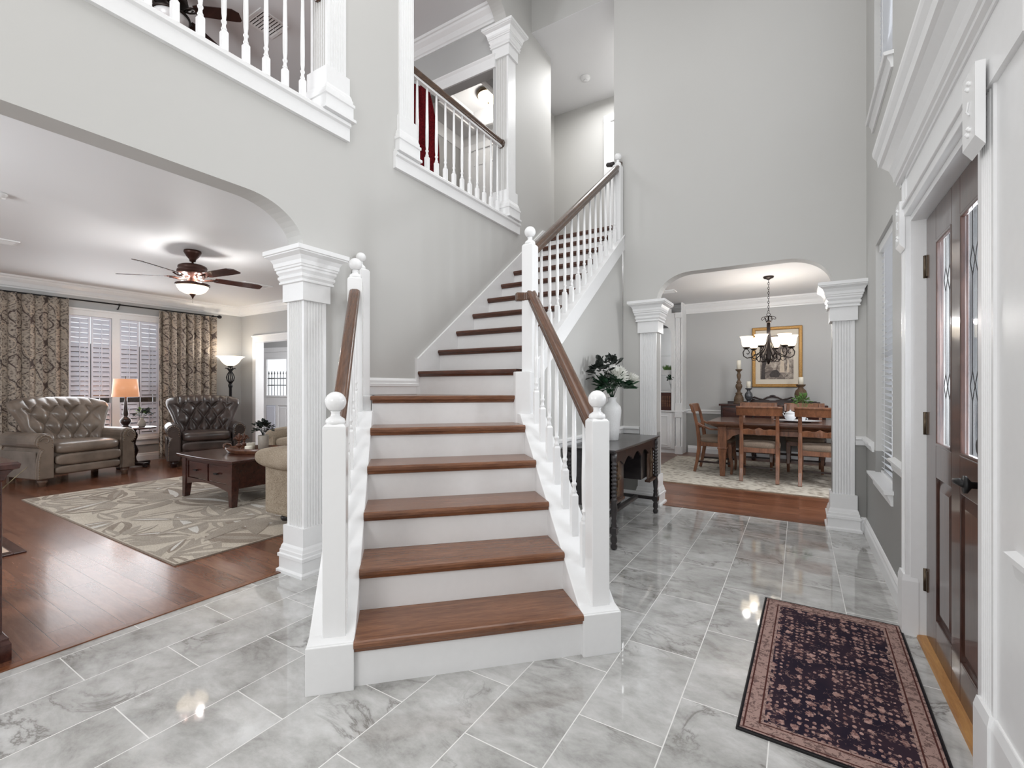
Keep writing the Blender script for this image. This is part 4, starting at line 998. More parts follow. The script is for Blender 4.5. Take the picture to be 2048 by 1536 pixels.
def foliage(par, c, R, n, mat, L=.05, w_=.02, up=.6, seed=1, name='leaves', zr=1.0, xmin=-99):
    rnd = random.Random(seed); b = MB()
    for i in range(n):
        th = rnd.uniform(0, 2 * pi); ph = rnd.uniform(-.3, 1.5); rr = R * rnd.uniform(.35, 1)
        p = Vector((c[0] + rr * cos(th) * cos(ph), c[1] + rr * sin(th) * cos(ph), c[2] + rr * zr * sin(ph)))
        d = Vector((cos(th) * cos(ph), sin(th) * cos(ph), sin(ph) * up + rnd.uniform(-.3, .5))).normalized()
        s_ = d.cross(Vector((rnd.uniform(-.5, .5), rnd.uniform(-.5, .5), 1))).normalized(); nn = s_.cross(d)
        l_ = L * rnd.uniform(.7, 1.2); ww = w_ * rnd.uniform(.8, 1.2)
        vs = [p[:], (p + d * l_ * .35 + s_ * ww + nn * .004)[:], (p + d * l_ * .75 + s_ * ww * .8 + nn * .004)[:], (p + d * l_ - nn * .006)[:], (p + d * l_ * .75 - s_ * ww * .8 + nn * .004)[:], (p + d * l_ * .35 - s_ * ww + nn * .004)[:], (p + d * l_ * .5 - nn * .004)[:]]
        if min(q[0] for q in vs) < xmin: continue
        b.add(vs, [(0, 1, 6), (1, 2, 6), (2, 3, 6), (3, 4, 6), (4, 5, 6), (5, 0, 6)])
    o = b.build(name, mat, par); return o
def stems(par, c, top, n, R, mat, seed=2, r=.0025):
    rnd = random.Random(seed); b = MB()
    for i in range(n):
        a = rnd.uniform(0, 2 * pi); q = (top[0] + R * cos(a), top[1] + R * sin(a), top[2] + rnd.uniform(-.03, .05))
        b.tube([c, ((c[0] * .6 + q[0] * .4), (c[1] * .6 + q[1] * .4), (c[2] + q[2]) / 2), q], r, 5)
    return b.build('stems', mat, par)
stems(pp, (0, 0, .14), (0, 0, .27), 8, .05, M['leafdark'])
foliage(pp, (0, 0, .235), .095, 95, M['leafdark'], .055, .017, seed=5)

# sofas
def rollarm(r, m, x0, x1, yc, s, z=.62, front=-1):
    b = MB(m); b.box(x0 + .05, x1, min(yc, yc - s * .2), max(yc, yc - s * .2), .09, z - .02); b.build('arm', M['sofa'], r, bev=.03)
    b = MB(m); b.pillow(((x0 + x1) / 2 - .02, yc - s * .07, z), (x1 - x0) / 2 + .03, .145, .105, .35, .75, 32, 18); b.build('arm_roll', M['sofa'], r)
sf = thing('sofa', 'beige tweed sofa arm and seat beside the coffee table, partly behind the arch pilaster', 'sofa', (-3.68, 3.4, 0)); m = Matrix.Translation((3.68, -3.4, 0))
rollarm(sf, m, -4.20, -3.2, 2.42, -1, .60); rollarm(sf, m, -4.20, -3.2, 4.42, 1, .60)
b = MB(m); b.box(-4.13, -3.25, 2.6, 4.24, .10, .32); b.build('seat_base', M['sofa'], sf, bev=.02)
for k in range(2):
    b = MB(m); b.pillow((-3.78, 3.02 + .81 * k, .40), .38, .40, .085, .35, .5); b.build('seat_cushion', M['sofa'], sf)
    b = MB(m); b.pillow((-3.42, 3.02 + .81 * k, .66), .12, .40, .24, .4, .6); b.build('back_cushion', M['sofa'], sf)
b = MB(m); b.box(-3.32, -3.14, 2.42, 4.42, .10, .82); b.build('back_frame', M['sofa'], sf, bev=.04)
for (x, y) in ((-4.0, 2.54), (-3.3, 2.54), (-4.0, 4.3), (-3.3, 4.3)):
    b = MB(m); b.lathe([(.035, .0155 if x < -3.66 else 0), (.045, .03), (.05, .05), (.035, .065), (.055, .08), (.055, .1)], (x, y, 0), 18); b.build('foot', M['ebony'], sf)
s2 = thing('loveseat', 'beige tweed loveseat at the far side of the rug facing the foyer', 'sofa', (-5.9, 4.55, 0)); m = Matrix.Translation((5.9, -4.55, 0))
b = MB(m); b.box(-6.95, -4.9, 4.16, 4.95, .1, .34); b.build('seat_base', M['sofa'], s2, bev=.02)
for (xa, xb) in ((-7.02, -6.80), (-5.0, -4.78)):
    b = MB(m); b.box(xa, xb, 4.1, 4.95, .09, .50); b.build('arm', M['sofa'], s2, bev=.03)
    b = MB(m); b.pillow(((xa + xb) / 2, 4.52, .50), .15, .45, .11, .7, .75); b.build('arm_roll', M['sofa'], s2)
for k in range(2):
    b = MB(m); b.pillow((-6.37 + .93 * k, 4.45, .40), .44, .36, .08, .35, .5); b.build('seat_cushion', M['sofa'], s2)
    b = MB(m); b.pillow((-6.37 + .93 * k, 4.80, .62), .44, .12, .2, .4, .6); b.build('back_cushion', M['sofa'], s2)
b = MB(m); b.box(-6.95, -4.9, 4.8, 4.97, .1, .74); b.build('back_frame', M['sofa'], s2, bev=.04)
for x in (-6.9, -4.9):
    for y in (4.18, 4.9):
        b = MB(m); b.lathe([(.035, 0), (.045, .04), (.05, .1)], (x, y, 0), 14); b.build('foot', M['ebony'], s2)

# side table, table lamp, vase with plant
sx, sy = -8.80, 3.06
t_ = thing('pedestal_table', 'dark pedestal side table between the two armchairs', 'side table', (sx, sy, 0))
b = MB(); b.lathe([(.27, .590), (.285, .596), (.29, .604), (.285, .612), (.001, .612)], (0, 0, 0), 36); b.build('tabletop', M['cherry'], t_)
b = MB(); b.lathe([(.05, .06), (.06, .075), (.04, .10), (.032, .15), (.05, .20), (.062, .25), (.045, .31), (.025, .35), (.03, .40), (.05, .45), (.055, .50), (.03, .55), (.06, .59)], (0, 0, 0), 22); b.build('pedestal', M['walnut'], t_)
b = MB()
for a in (20, 110): b.m = Matrix.Rotation(radians(a), 4, 'Z'); b.box(-.24, .24, -.045, .045, .025, .07)
b.build('cross_base', M['walnut'], t_, bev=.01)
for a in (20, 110, 200, 290):
    b = MB(Matrix.Rotation(radians(a), 4, 'Z')); b.lathe([(.03, 0), (.036, .012), (.03, .026)], (.22, 0, 0), 14); b.build('foot', M['walnut'], t_)
lt = thing('table_lamp', 'table lamp with an orange-beige drum shade on the pedestal table', 'lamp', (sx - .0, sy - .10, .612))
b = MB(); b.lathe([(.075, 0), (.078, .012), (.05, .025), (.035, .04), (.05, .055), (.07, .09), (.072, .115), (.05, .15), (.025, .17), (.03, .19), (.034, .21), (.022, .34), (.02, .40), (.012, .44), (.012, .50)], (0, 0, 0), 26); b.build('base', M['walnut'], lt)
b = MB(); b.sm = True; n = 32
vs = [(r_ * cos(2 * pi * k / n), r_ * sin(2 * pi * k / n), z) for r_, z in ((.17, .475), (.145, .75)) for k in range(n)]
b.add(vs, [(k, (k + 1) % n, n + (k + 1) % n, n + k) for k in range(n)]); o = b.build('lamp_shade', M['shade_lamp'], lt); sd = o.modifiers.new('s', 'SOLIDIFY'); sd.thickness = .003
b = MB(); b.tube([(0, 0, .5), (0, 0, .77)], .004, 6); b.ball((0, 0, .78), .011, 10); b.build('harp_finial', M['iron'], lt)
point('table_lamp_light', (0, 0, .62), 6, (1, .72, .48), .05, lt)
vt = thing('bud_vase', 'small beige vase with green sprigs beside the table lamp', 'vase', (sx + .05, sy + .09, .612))
b = MB(); b.lathe([(.035, 0), (.05, .02), (.052, .06), (.035, .10), (.022, .125), (.026, .14)], (0, 0, 0), 20); b.build('vase_body', M['pot'], vt)
stems(vt, (0, 0, .12), (0, 0, .22), 6, .07, M['leaf'], 4, .002); foliage(vt, (0, .03, .19), .12, 34, M['leafdark'], .06, .022, seed=9, zr=.5); foliage(vt, (0, -.02, .23), .05, 20, M['leaflight'], .04, .012, seed=10)

# torchiere
fl = thing('floor_lamp', 'black wrought torchiere floor lamp with a lit glass bowl in the corner', 'floor lamp', (-8.98, 4.60, 0))
b = MB(); b.lathe([(.15, 0), (.155, .02), (.11, .04), (.05, .07), (.03, .10), (.024, .14), (.024, 1.22), (.034, 1.24), (.04, 1.27), (.028, 1.30), (.02, 1.31)], (0, 0, 0), 22); b.build('pole', M['iron'], fl)
b = MB()
for k in range(6):
    a = pi / 3 * k; b.tube([(.012 * cos(a), .012 * sin(a), 1.30), (.05 * cos(a), .05 * sin(a), 1.36), (.065 * cos(a), .065 * sin(a), 1.42), (.045 * cos(a), .045 * sin(a), 1.48), (.018 * cos(a), .018 * sin(a), 1.53), (.04 * cos(a), .04 * sin(a), 1.57), (.075 * cos(a), .075 * sin(a), 1.59), (.085 * cos(a), .085 * sin(a), 1.57)], [.007, .009, .009, .008, .008, .01, .008, .005], 8)
b.tube([(0, 0, 1.3), (0, 0, 1.62)], .008, 8); b.build('cage', M['iron'], fl)
b = MB(); b.lathe([(.03, 1.60), (.05, 1.62), (.05, 1.635), (.02, 1.64)], (0, 0, 0), 18); b.build('collar', M['iron'], fl)
b = MB(); b.lathe([(.05, 1.63), (.10, 1.66), (.14, 1.70), (.175, 1.76), (.215, 1.795), (.235, 1.80), (.235, 1.806), (.21, 1.802), (.165, 1.765), (.13, 1.71), (.09, 1.672), (.04, 1.645)], (0, 0, 0), 36, cap=False); b.build('glass_bowl', M['shade_glow'], fl)
point('torchiere_light', (0, 0, 1.86), 7, (1, .96, .9), .07, fl)

# ceiling fan
FX, FY = -5.93, 2.62; FZ = ZC
def ceiling_fan(label, loc, a0, mats, lit, R=.74, drop=.0):
    fn = thing('ceiling_fan', label, 'ceiling fan', loc)
    b = MB(); b.lathe([(.085, 0), (.088, -.02), (.08, -.035), (.06, -.07), (.035, -.10), (.03, -.125), (.012, -.13), (.012, -.17)], (0, 0, 0), 26); b.build('canopy', mats[0], fn)
    b = MB(); b.lathe([(.05, -.155), (.11, -.165), (.14, -.18), (.145, -.20), (.135, -.215), (.15, -.225), (.155, -.25), (.14, -.27), (.10, -.285), (.05, -.30), (.05, -.35), (.08, -.36), (.08, -.375)], (0, 0, 0), 32); b.build('motor_housing', mats[0], fn)
    for k in range(5):
        a = a0 + 2 * pi * k / 5; mm = Matrix.Rotation(a, 4, 'Z')
        b = MB(mm)
        b.tube([(.07, 0, -.31), (.12, 0, -.325), (.16, .03, -.32), (.20, .035, -.31), (.25, .02, -.305)], [.012, .012, .009, .009, .008], 8)
        b.tube([(.07, 0, -.31), (.12, 0, -.325), (.16, -.03, -.32), (.20, -.035, -.31), (.25, -.02, -.305)], [.012, .012, .009, .009, .008], 8)
        b.tube([(.15, 0, -.318), (.19, .0, -.30), (.21, 0, -.312), (.19, 0, -.325)], .006, 6)
        arm_ = b.build('blade_bracket', mats[0], fn)
        b = MB(mm @ Matrix.Translation((0, 0, -.302)) @ Matrix.Rotation(radians(-12), 4, 'X'))
        P_ = [(.22, -.05), (.26, -.062), (.60, -.07), (R - .06, -.07), (R, -.035), (R, .05), (R - .02, .066), (.60, .07), (.26, .062), (.22, .05)]
        b.prism(P_, -.004, .004); b.build('blade', mats[1], fn, bev=.002)
    b = MB(); b.lathe([(.10, -.372), (.155, -.376), (.17, -.385), (.172, -.40), (.16, -.408)], (0, 0, 0), 36); b.build('light_ring', mats[0], fn)
    b = MB(); b.lathe([(.158, -.405), (.15, -.43), (.125, -.465), (.08, -.49), (.02, -.50)], (0, 0, 0), 36); b.build('glass_bowl', lit, fn)
    b = MB(); b.lathe([(.03, -.492), (.034, -.50), (.024, -.512), (.012, -.53), (.005, -.55)], (0, 0, 0), 16); b.tube([(0, 0, -.55), (0, 0, -.60)], .0012, 5); b.build('bowl_finial', mats[0], fn)
    return fn
M['fanbronze'] = flat('bronze_motor', srgb(70, 44, 36), .35, .5)
fan = ceiling_fan('bronze ceiling fan with a lit bowl light in the living room', (FX, FY, FZ), radians(8), (M['fanbronze'], M['cherry']), M['shade_fan'])
for k in range(3):
    a = 2 * pi * k / 3 + .3; point('fan_light', (.10 * cos(a), .10 * sin(a), -.345), 11, (1, .99, .97), .025, fan)
gfan = ceiling_fan('dark ceiling fan seen through the upper left gallery railing', (-5.55, 2.25, ZU - .05), radians(42), (M['bronze'], M['walnut']), flat('unlit_frosted_glass', srgb(205, 205, 205), .3), .66)
# vents, detectors
def vent(label, x, y, z, sx_, sy_, nv=7, rz=0, group=None):
    v = thing('ceiling_vent', label, 'vent', (x, y, z), rz, group); w0, w1 = sx_ / 2, sy_ / 2
    b = MB()
    for (a, c, d, e) in ((-w0, w0, -w1, -w1 + .025), (-w0, w0, w1 - .025, w1), (-w0, -w0 + .025, -w1, w1), (w0 - .025, w0, -w1, w1)): b.box(a, c, d, e, -.012, 0)
    b.build('frame', M['white'], v)
    b = MB(); b.box(-w0 + .02, w0 - .02, -w1 + .02, w1 - .02, -.003, -.001); b.build('duct_shade', M['dark'], v)  # dark sheet painted as the shaded hollow behind the slats
    b = MB()
    for i in range(nv):
        y_ = -w1 + .035 + (sy_ - .07) * i / (nv - 1); b.prism([(y_ - .009, -.003), (y_ - .007, -.002), (y_ + .009, -.012), (y_ + .007, -.014)], -w0 + .02, w0 - .02, 'x')
    b.box(-.004, .004, -w1 + .02, w1 - .02, -.013, -.008); b.build('slats', M['white'], v)
    return v
vent('white ceiling vent right of the living room fan', -7.05, 3.98, ZC, .42, .22, 7, radians(90))
vent('white ceiling vent at the left edge of the living room ceiling', -7.25, 1.28, ZC, .40, .22, 7, radians(90))
vent('white ceiling vent seen through the upper left railing', -5.35, 3.15, ZU, .34, .34, 9, radians(0))
vent('white ceiling vent in the dining room ceiling', -1.9, 7.8, ZC, .40, .22)
def detector(label, loc):
    d = thing('smoke_detector', label, 'smoke detector', loc)
    b = MB(); b.lathe([(.07, 0), (.07, -.012), (.062, -.016), (.058, -.036), (.03, -.04)], (0, 0, 0), 26); b.build('housing', M['white'], d)
    b = MB(); b.lathe([(.028, -.038), (.028, -.044), (.02, -.046)], (0, 0, 0), 16); b.build('sensor_cap', M['ceil'], d)
detector('round white detector at the left edge of the living room ceiling', (-5.50, 1.0, ZC))
detector('round white smoke detector on the upper hall ceiling', (-2.52, 6.02, ZU))

# room beyond: white door with glass, pet door, iron fence outside
dd = sempty('door_2', 'white back door with a square window and a pet door', (-10.7, 6.55, 0))
m = Matrix.Translation((10.7, -6.55, 0)) if False else Matrix.Identity(4)
dd.rotation_euler = (0, 0, radians(12))
b = MB(); w2 = .47
for (a, c, d, e) in ((-w2, -.33, 0, 2.08), (.33, w2, 0, 2.08), (-.33, .33, 0, .2), (-.33, .33, .80, 1.02), (-.33, .33, 1.93, 2.08), (-.04, .04, .2, .8)): b.box(a, c, 0, .045, d, e)
b.build('door_leaf', M['white'], dd, bev=.003)
b = MB(); b.box(.04, .33, .02, .03, .2, .8); b.box(.09, .28, .008, .03, .25, .75); b.build('raised_panel', M['white'], dd, bev=.004)
b = MB(); b.box(-.33, -.04, .01, .04, .2, .8); b.box(-.31, -.05, -.012, .01, .22, .78); b.build('pet_door', M['shutter'], dd, bev=.006)
b = MB(); b.box(-.33, .33, .02, .026, 1.02, 1.93); b.build('glass_pane', M['glass'], dd)
b = MB()
for (a, c, d, e) in ((-.35, -.31, 1.0, 1.95), (.31, .35, 1.0, 1.95), (-.35, .35, 1.0, 1.04), (-.35, .35, 1.91, 1.95)): b.box(a, c, -.012, 0, d, e)
b.build('glass_moulding', M['white'], dd, bev=.003)
b = MB(); b.box(-.58, -.475, -.02, .08, 0, 2.18); b.box(.475, .58, -.02, .08, 0, 2.18); b.box(-.58, .58, -.02, .08, 2.085, 2.19); b.build('casing', M['white'], dd)
wall('wall_far', [M['wall_gray']], 'y', 6.9, 7.0, -12.3, -9.55, 0, ZC, [], label='wall around the white back door') if False else None
inf = thing('iron_fence', 'dark iron picket fence seen through the back door window', 'fence', (-12.2, 8.1, 0), radians(12))
for i in range(13):
    x_ = -1.3 + i * .11; b = MB(); b.tube([(x_, 0, 0), (x_, 0, 1.62)], .009, 6); b.lathe([(.008, 1.60), (.02, 1.64), (.001, 1.72)], (x_, 0, 0), 8); b.build('picket', M['iron'], inf)
for z in (.25, 1.28, 1.48): b = MB(); b.box(-1.4, .6, -.012, .012, z, z + .03); b.build('fence_rail', M['iron'], inf)
for x_ in (.02, .22): b = MB(); b.box(x_ - .03, x_ + .03, -.03, .03, 0, 1.7); b.build('fence_post', M['iron'], inf)

# cherry cabinet at the left edge, dried plant, hearth
cb = thing('cherry_cabinet', 'dark red cherry cabinet corner at the left edge of the view', 'cabinet', (-3.4, .3, 0)); m = Matrix.Translation((3.4, -.3, 0))
b = MB(m); b.box(-3.75, -3.06, .14, .56, .1, .83); b.build('body', M['cherry'], cb)
b = MB(m); b.box(-3.10, -3.045, .52, .575, .1, .83); b.build('corner_post', M['cherry'], cb, bev=.004)
b = MB(m); rectloft(b, -3.77, -3.05, .13, .575, [(.025, .0), (.025, .075), (.018, .09), (.018, .1), (.008, .115), (0, .13)]); b.build('plinth', M['cherry'], cb)
b = MB(m); rectloft(b, -3.77, -3.05, .13, .57, [(0, .80), (.012, .815), (.02, .84), (.035, .86), (.05, .865), (.055, .885), (.045, .895)]); b.build('cabinet_top', M['cherry'], cb)
dp = thing('dried_plant', 'dried grass blades rising behind the cherry cabinet', 'plant', (-4.05, .52, 0))
b = MB(); b.lathe([(.10, 0), (.13, .1), (.14, .28), (.12, .36)], (0, 0, 0), 24); b.build('basket', M['carved'], dp)
b = MB(); rnd = random.Random(3)
for i in range(5):
    a = rnd.uniform(1.8, 4.2); L = rnd.uniform(.15, .3); x1, y1 = L * cos(a) * .7, L * sin(a) * .6
    b.beam([(0, 0, .3), (x1 * .4, y1 * .4, .55), (x1 * .8, y1 * .8, .72 + .1 * rnd.random()), (x1 * 1.1, y1 * 1.1, .74)], [.012, .022, .016, .002], .002, (-y1, x1, 0))
b.beam([(0, 0, .3), (.04, .10, .45), (.09, .21, .62), (.15, .32, .76)], [.012, .03, .022, .002], .002, (-1, .4, .5)); b.beam([(0, 0, .3), (.05, .1, .55), (.08, .18, .68), (.1, .25, .72)], [.03, .05, .04, .01], .002, (1, 0, .6))
b.build('grass_blades', fabric('dried_leaf', srgb(92, 84, 66), srgb(150, 136, 108), 30), dp)
hr = thing('hearth', 'pale tiled hearth with a wood border at the left edge of the floor', 'hearth', (-5.4, .6, 0)); m = Matrix.Translation((5.4, -.6, 0))
b = MB(m); b.box(-5.9, -4.98, .2, .98, 0, .008); b.build('hearth_tiles', flat('hearth_tile', srgb(206, 180, 160), .3), hr)
b = MB(m); b.box(-5.9, -4.90, .98, 1.05, 0, .014); b.box(-4.98, -4.90, .2, .98, 0, .014); b.build('wood_border', M['cherry'], hr, bev=.003)
# ---------------- dining room ----------------
TZ = .0145
# rug
M['drug'] = None
t = NT('faded_persian_rug'); co = t.co(); n = t.noise(co, 3, 5, .65, .8); v = t.voro(co, 14); n2 = t.noise(co, 40, 2)
a = t.m('ADD', t.m('ADD', t.m('MULTIPLY', n, .5), t.m('MULTIPLY', v, .35)), t.m('MULTIPLY', n2, .25))
M['drug'] = t.fin(t.ramp(a, [(.34, srgb(120, 112, 104)), (.46, srgb(168, 160, 148)), (.6, srgb(206, 200, 188))]), .95, spec=.1)
dr_ = thing('dining_rug', 'faded pale patterned rug under the dining table', 'rug', (-.1, 7.3, 0)); b = MB(); b.box(-1.75, 2.1, -1.10, 1.35, .001, .011); b.build('rug_pile', M['drug'], dr_)
b = MB()
for (p, q, r_, s_) in ((-1.756, 2.106, -1.106, -1.10), (-1.756, 2.106, 1.35, 1.356), (-1.756, -1.75, -1.1, 1.35), (2.1, 2.106, -1.1, 1.35)): b.box(p, q, r_, s_, .0005, .012)
b.build('rug_binding', M['sofa'], dr_)
# table
TX0, TX1, TY0, TY1 = -1.07, 1.05, 6.82, 7.95
dt = thing('dining_table', 'brown wooden dining table with square tapered legs', 'dining table', (0, 7.385, TZ)); m = Matrix.Translation((0, -7.385, -TZ))
b = MB(m); b.box(TX0, TX1, TY0, TY1, .735, .768); b.build('tabletop', M['dintop'], dt, bev=.005)
b = MB(m); rectloft(b, TX0 + .14, TX1 - .14, TY0 + .12, TY1 - .12, [(0, .66), (.02, .67), (.03, .69), (.06, .705), (.09, .72), (.1, .735)]); b.build('under_moulding', M['dintop'], dt)
LX0, LX1, LY0, LY1 = TX0 + .12, TX1 - .12, TY0 + .09, TY1 - .09
b = MB(m)
for (p, q, r_, s_) in ((LX0 + .1, LX1 - .1, LY0 + .03, LY0 + .05), (LX0 + .1, LX1 - .1, LY1 - .05, LY1 - .03)):
    b.box(p, q, r_, s_, .60, .70)
    for sx_ in (-1, 1):
        xx = p if sx_ > 0 else q
        b.prism([(xx, .60), (xx + sx_ * .16, .60), (xx + sx_ * .12, .585), (xx + sx_ * .08, .57), (xx + sx_ * .06, .54), (xx, .50)][::sx_], r_, s_, 'y')
b.box(LX0 + .03, LX0 + .05, LY0 + .1, LY1 - .1, .66, .70); b.box(LX1 - .05, LX1 - .03, LY0 + .1, LY1 - .1, .66, .70)
b.build('apron', M['dinwood'], dt)
for x in (LX0, LX1 - .11):
    for y in (LY0, LY1 - .11):
        b = MB(m); rectloft(b, x, x + .11, y, y + .11, [(-.025, TZ), (-.01, .30), (-.002, .385), (.006, .39), (.006, .405), (-.003, .41), (-.003, .44), (0, .45), (0, .70)]); b.build('leg', M['dinwood'], dt, bev=.003)

# dining chair: local origin centre of seat on floor, faces +Y
def dchair(arm=False):
    r = thing('dining_chair', 'x', 'chair', (0, 0, TZ)); W_ = .225 if not arm else .255
    for s in (-1, 1):
        b = MB(); x = s * (W_ - .02)
        b.beam([(x, -.27, 0), (x, -.235, .16), (x, -.21, .34), (x, -.212, .48), (x, -.235, .66), (x, -.275, .84), (x, -.315, .965)], [.042, .044, .046, .046, .042, .04, .038], [.036, .042, .05, .05, .042, .036, .032])
        b.build('back_leg', M['dinwood'], r, bev=.004)
        b = MB(); b.beam([(x, .215, 0), (x * 1.0, .225, .12), (x * 1.0, .20, .26), (x, .195, .42)], [.034, .038, .048, .052], [.03, .036, .046, .05]); b.build('front_leg', M['dinwood'], r, bev=.004)
    # crest rail: curved board with rolled top
    def crest(z0, z1, y0, y1, th, wid, wav=0, name='crest_rail'):
        b = MB(); n = 16; up = []; vs = []
        for i in range(n + 1):
            u = i / n * 2 - 1; x = u * wid; dy = -.028 * (1 - u * u)
            zt_ = z1 + wav * (.7 * cos(3 * pi * u) * (1 - abs(u)) + .5 * (1 - abs(u)) if wav else 0); zb_ = z0 - (wav * .6 * (1 - abs(u)) * abs(cos(1.5 * pi * u)) if wav else 0)
            vs += [(x, y0 + dy - th / 2, zb_), (x, y0 + dy + th / 2, zb_), (x, y1 + dy + th / 2, zt_), (x, y1 + dy - th / 2, zt_)]
        fs = [(0, 1, 2, 3), (n * 4 + 3, n * 4 + 2, n * 4 + 1, n * 4)] + [(i * 4 + k, i * 4 + 4 + k, i * 4 + 4 + (k + 1) % 4, i * 4 + (k + 1) % 4) for i in range(n) for k in range(4)]
        b.add(vs, fs); return b.build(name, M['dinwood'], r, bev=.004)
    crest(.855, .965, -.288, -.318, .026, W_ + .035)
    b = MB(); n = 10; b.tube([(u / n * 2 * (W_ + .035) - (W_ + .035), -.322 - .028 * (1 - (u / n * 2 - 1) ** 2), .962) for u in range(n + 1)], .016, 8); b.build('crest_roll', M['dinwood'], r)
    crest(.615, .675, -.232, -.242, .022, W_ - .02, .022, 'cross_rail')
    b = MB()
    for (p, q, c_, d_) in ((-W_ + .02, W_ - .02, .18, .215), (-W_ + .02, W_ - .02, -.225, -.19)): b.box(p, q, c_, d_, .375, .44)
    for s in (-1, 1): x = s * (W_ - .02); b.box(min(x - .015, x + .015), max(x - .015, x + .015), -.2, .2, .375, .44)
    b.build('seat_rail', M['dinwood'], r, bev=.003)
    b = MB(); b.pillow((0, .0, .465), W_ + .015, .235, .052, .42, .55); b.build('seat', M['seatfab'], r)
    b = MB()
    for s in (-1, 1): x = s * (W_ - .02); b.box(x - .011, x + .011, -.235, .215, .135, .16)
    b.build('side_stretchers', M['walnut'], r)
    b = MB(); b.box(-W_ + .03, W_ - .03, .01, .035, .138, .158); b.build('cross_stretcher', M['walnut'], r)
    if arm:
        for s in (-1, 1):
            x = s * (W_ + .0)
            b = MB(); b.beam([(x - s * .015, -.235, .70), (x + s * .01, -.16, .665), (x + s * .03, -.05, .625), (x + s * .035, .08, .625), (x + s * .03, .16, .645), (x + s * .03, .20, .63)], [.03, .034, .042, .046, .046, .03], [.03, .028, .026, .024, .024, .02]); 
            ar = b.build('armrest', M['dinwood'], r, bev=.004)
            b = MB(); b.beam([(x - s * .0, .06, .42), (x + s * .015, .13, .48), (x + s * .03, .09, .56), (x + s * .03, .13, .625)], .034, .03); b.build('arm_support', M['dinwood'], r, bev=.004)
    return r
c0 = dchair(); c0.location = (-.44, 6.98, TZ); c0.rotation_euler = (0, 0, radians(1)); G = 'side chairs around the dining table'
c0['label'] = 'dining chair with its back to the foyer, tucked under the left half of the table'; c0['group'] = G
dup(c0, (.225, 6.97, TZ), radians(-2), 'dining chair with its back to the foyer, beside the right pilaster', G)
dup(c0, (-.55, 8.02, TZ), radians(180), 'far side dining chair nearer the tall candle holder', G)
dup(c0, (.07, 8.02, TZ), radians(181), 'far side dining chair behind the sugar bowl and glass vase', G)
ca = dchair(True); ca.location = (-1.02, 7.38, TZ); ca.rotation_euler = (0, 0, radians(-90)); ca['label'] = 'dining armchair at the left end of the table, seen from the side'

# chandelier
CX, CY = -.367, 7.50
ch = thing('chandelier', 'dark bronze chandelier with lit white glass shades over the dining table', 'chandelier', (CX, CY, ZC))
b = MB(); b.lathe([(.065, 0), (.07, -.01), (.06, -.025), (.03, -.035), (.012, -.05)], (0, 0, 0), 24); b.build('canopy', M['bronze'], ch)
b = MB()
nl = 14
for i in range(nl):
    z = -.05 - i * .033; pts = []
    for k in range(12):
        a = 2 * pi * k / 12; u, v_ = .009 * cos(a), .022 * sin(a)
        pts.append((u, 0, z - .018 + v_) if i % 2 else (0, u, z - .018 + v_))
    b.tube(pts, .003, 5, True)
b.build('chain', M['bronze'], ch)
zb = -.52
b = MB(); b.tube([(.022 * cos(2 * pi * k / 14), 0, zb - .02 + .022 * sin(2 * pi * k / 14)) for k in range(14)], .004, 6, True)
for k in range(6):
    a = pi / 3 * k; c_, s_ = cos(a), sin(a)
    P_ = [(.012, -.04), (.035, -.045), (.065, -.05), (.088, -.065), (.09, -.085), (.075, -.095), (.062, -.085), (.068, -.075)]
    b.tube([(r_ * c_, r_ * s_, zb + z - .0) for r_, z in P_], .0045, 6)
b.lathe([(.01, zb - .04), (.012, zb - .10), (.034, zb - .105), (.034, zb - .135), (.02, zb - .14)], (0, 0, 0), 18)
b.build('top_crown', M['bronze'], ch)
b = MB()
b.lathe([(.022, zb - .14), (.018, zb - .30), (.02, zb - .45), (.03, zb - .62), (.035, zb - .66), (.02, zb - .69), (.01, zb - .72)], (0, 0, 0), 16)
b.build('stem', M['bronze'], ch)
R0 = .33 * .86
for k in range(6):
    a = pi / 3 * k + .26; c_, s_ = cos(a), sin(a)
    def pt(r_, z): r_ *= .86; return (r_ * c_, r_ * s_, zb + z)
    b = MB()
    b.tube([pt(.02, -.14), pt(.022, -.28), pt(.04, -.40), (pt(.08, -.50)), pt(.14, -.56), pt(.20, -.59), pt(.26, -.62), pt(.32, -.63), pt(.37, -.60), pt(.38, -.55), pt(.36, -.51), pt(.33, -.495)], [.005] * 3 + [.007] * 9, 7)
    b.tube([pt(.33, -.50), pt(.30, -.515), pt(.285, -.545), pt(.295, -.57), pt(.315, -.572), pt(.325, -.558)], .0055, 6)
    b.tube([pt(.03, -.64), pt(.08, -.68), pt(.14, -.685), pt(.18, -.65), pt(.18, -.60), pt(.15, -.575), pt(.115, -.585), pt(.105, -.615), pt(.12, -.632)], .006, 6)
    b.tube([pt(.26, -.62), pt(.24, -.66), pt(.205, -.67), pt(.18, -.65)], .005, 6)
    arm_ = b.build('arm', M['bronze'], ch)
    b = MB(); p_ = pt(.33, 0); b.lathe([(.012, zb - .50), (.04, zb - .49), (.045, zb - .475), (.02, zb - .47)], (p_[0], p_[1], 0), 16); b.build('cup', M['bronze'], arm_)
    b = MB(); b.lathe([(.028, zb - .475), (.052, zb - .455), (.062, zb - .42), (.066, zb - .37), (.078, zb - .335), (.086, zb - .325), (.086, zb - .321), (.074, zb - .333), (.062, zb - .37), (.058, zb - .42), (.046, zb - .452), (.02, zb - .468)], (p_[0], p_[1], 0), 24, cap=False); b.build('glass_shade', M['shade_glow'], arm_)
    point('chandelier_light', (p_[0], p_[1], zb - .29), 5.0, (1, .985, .96), .04, ch)

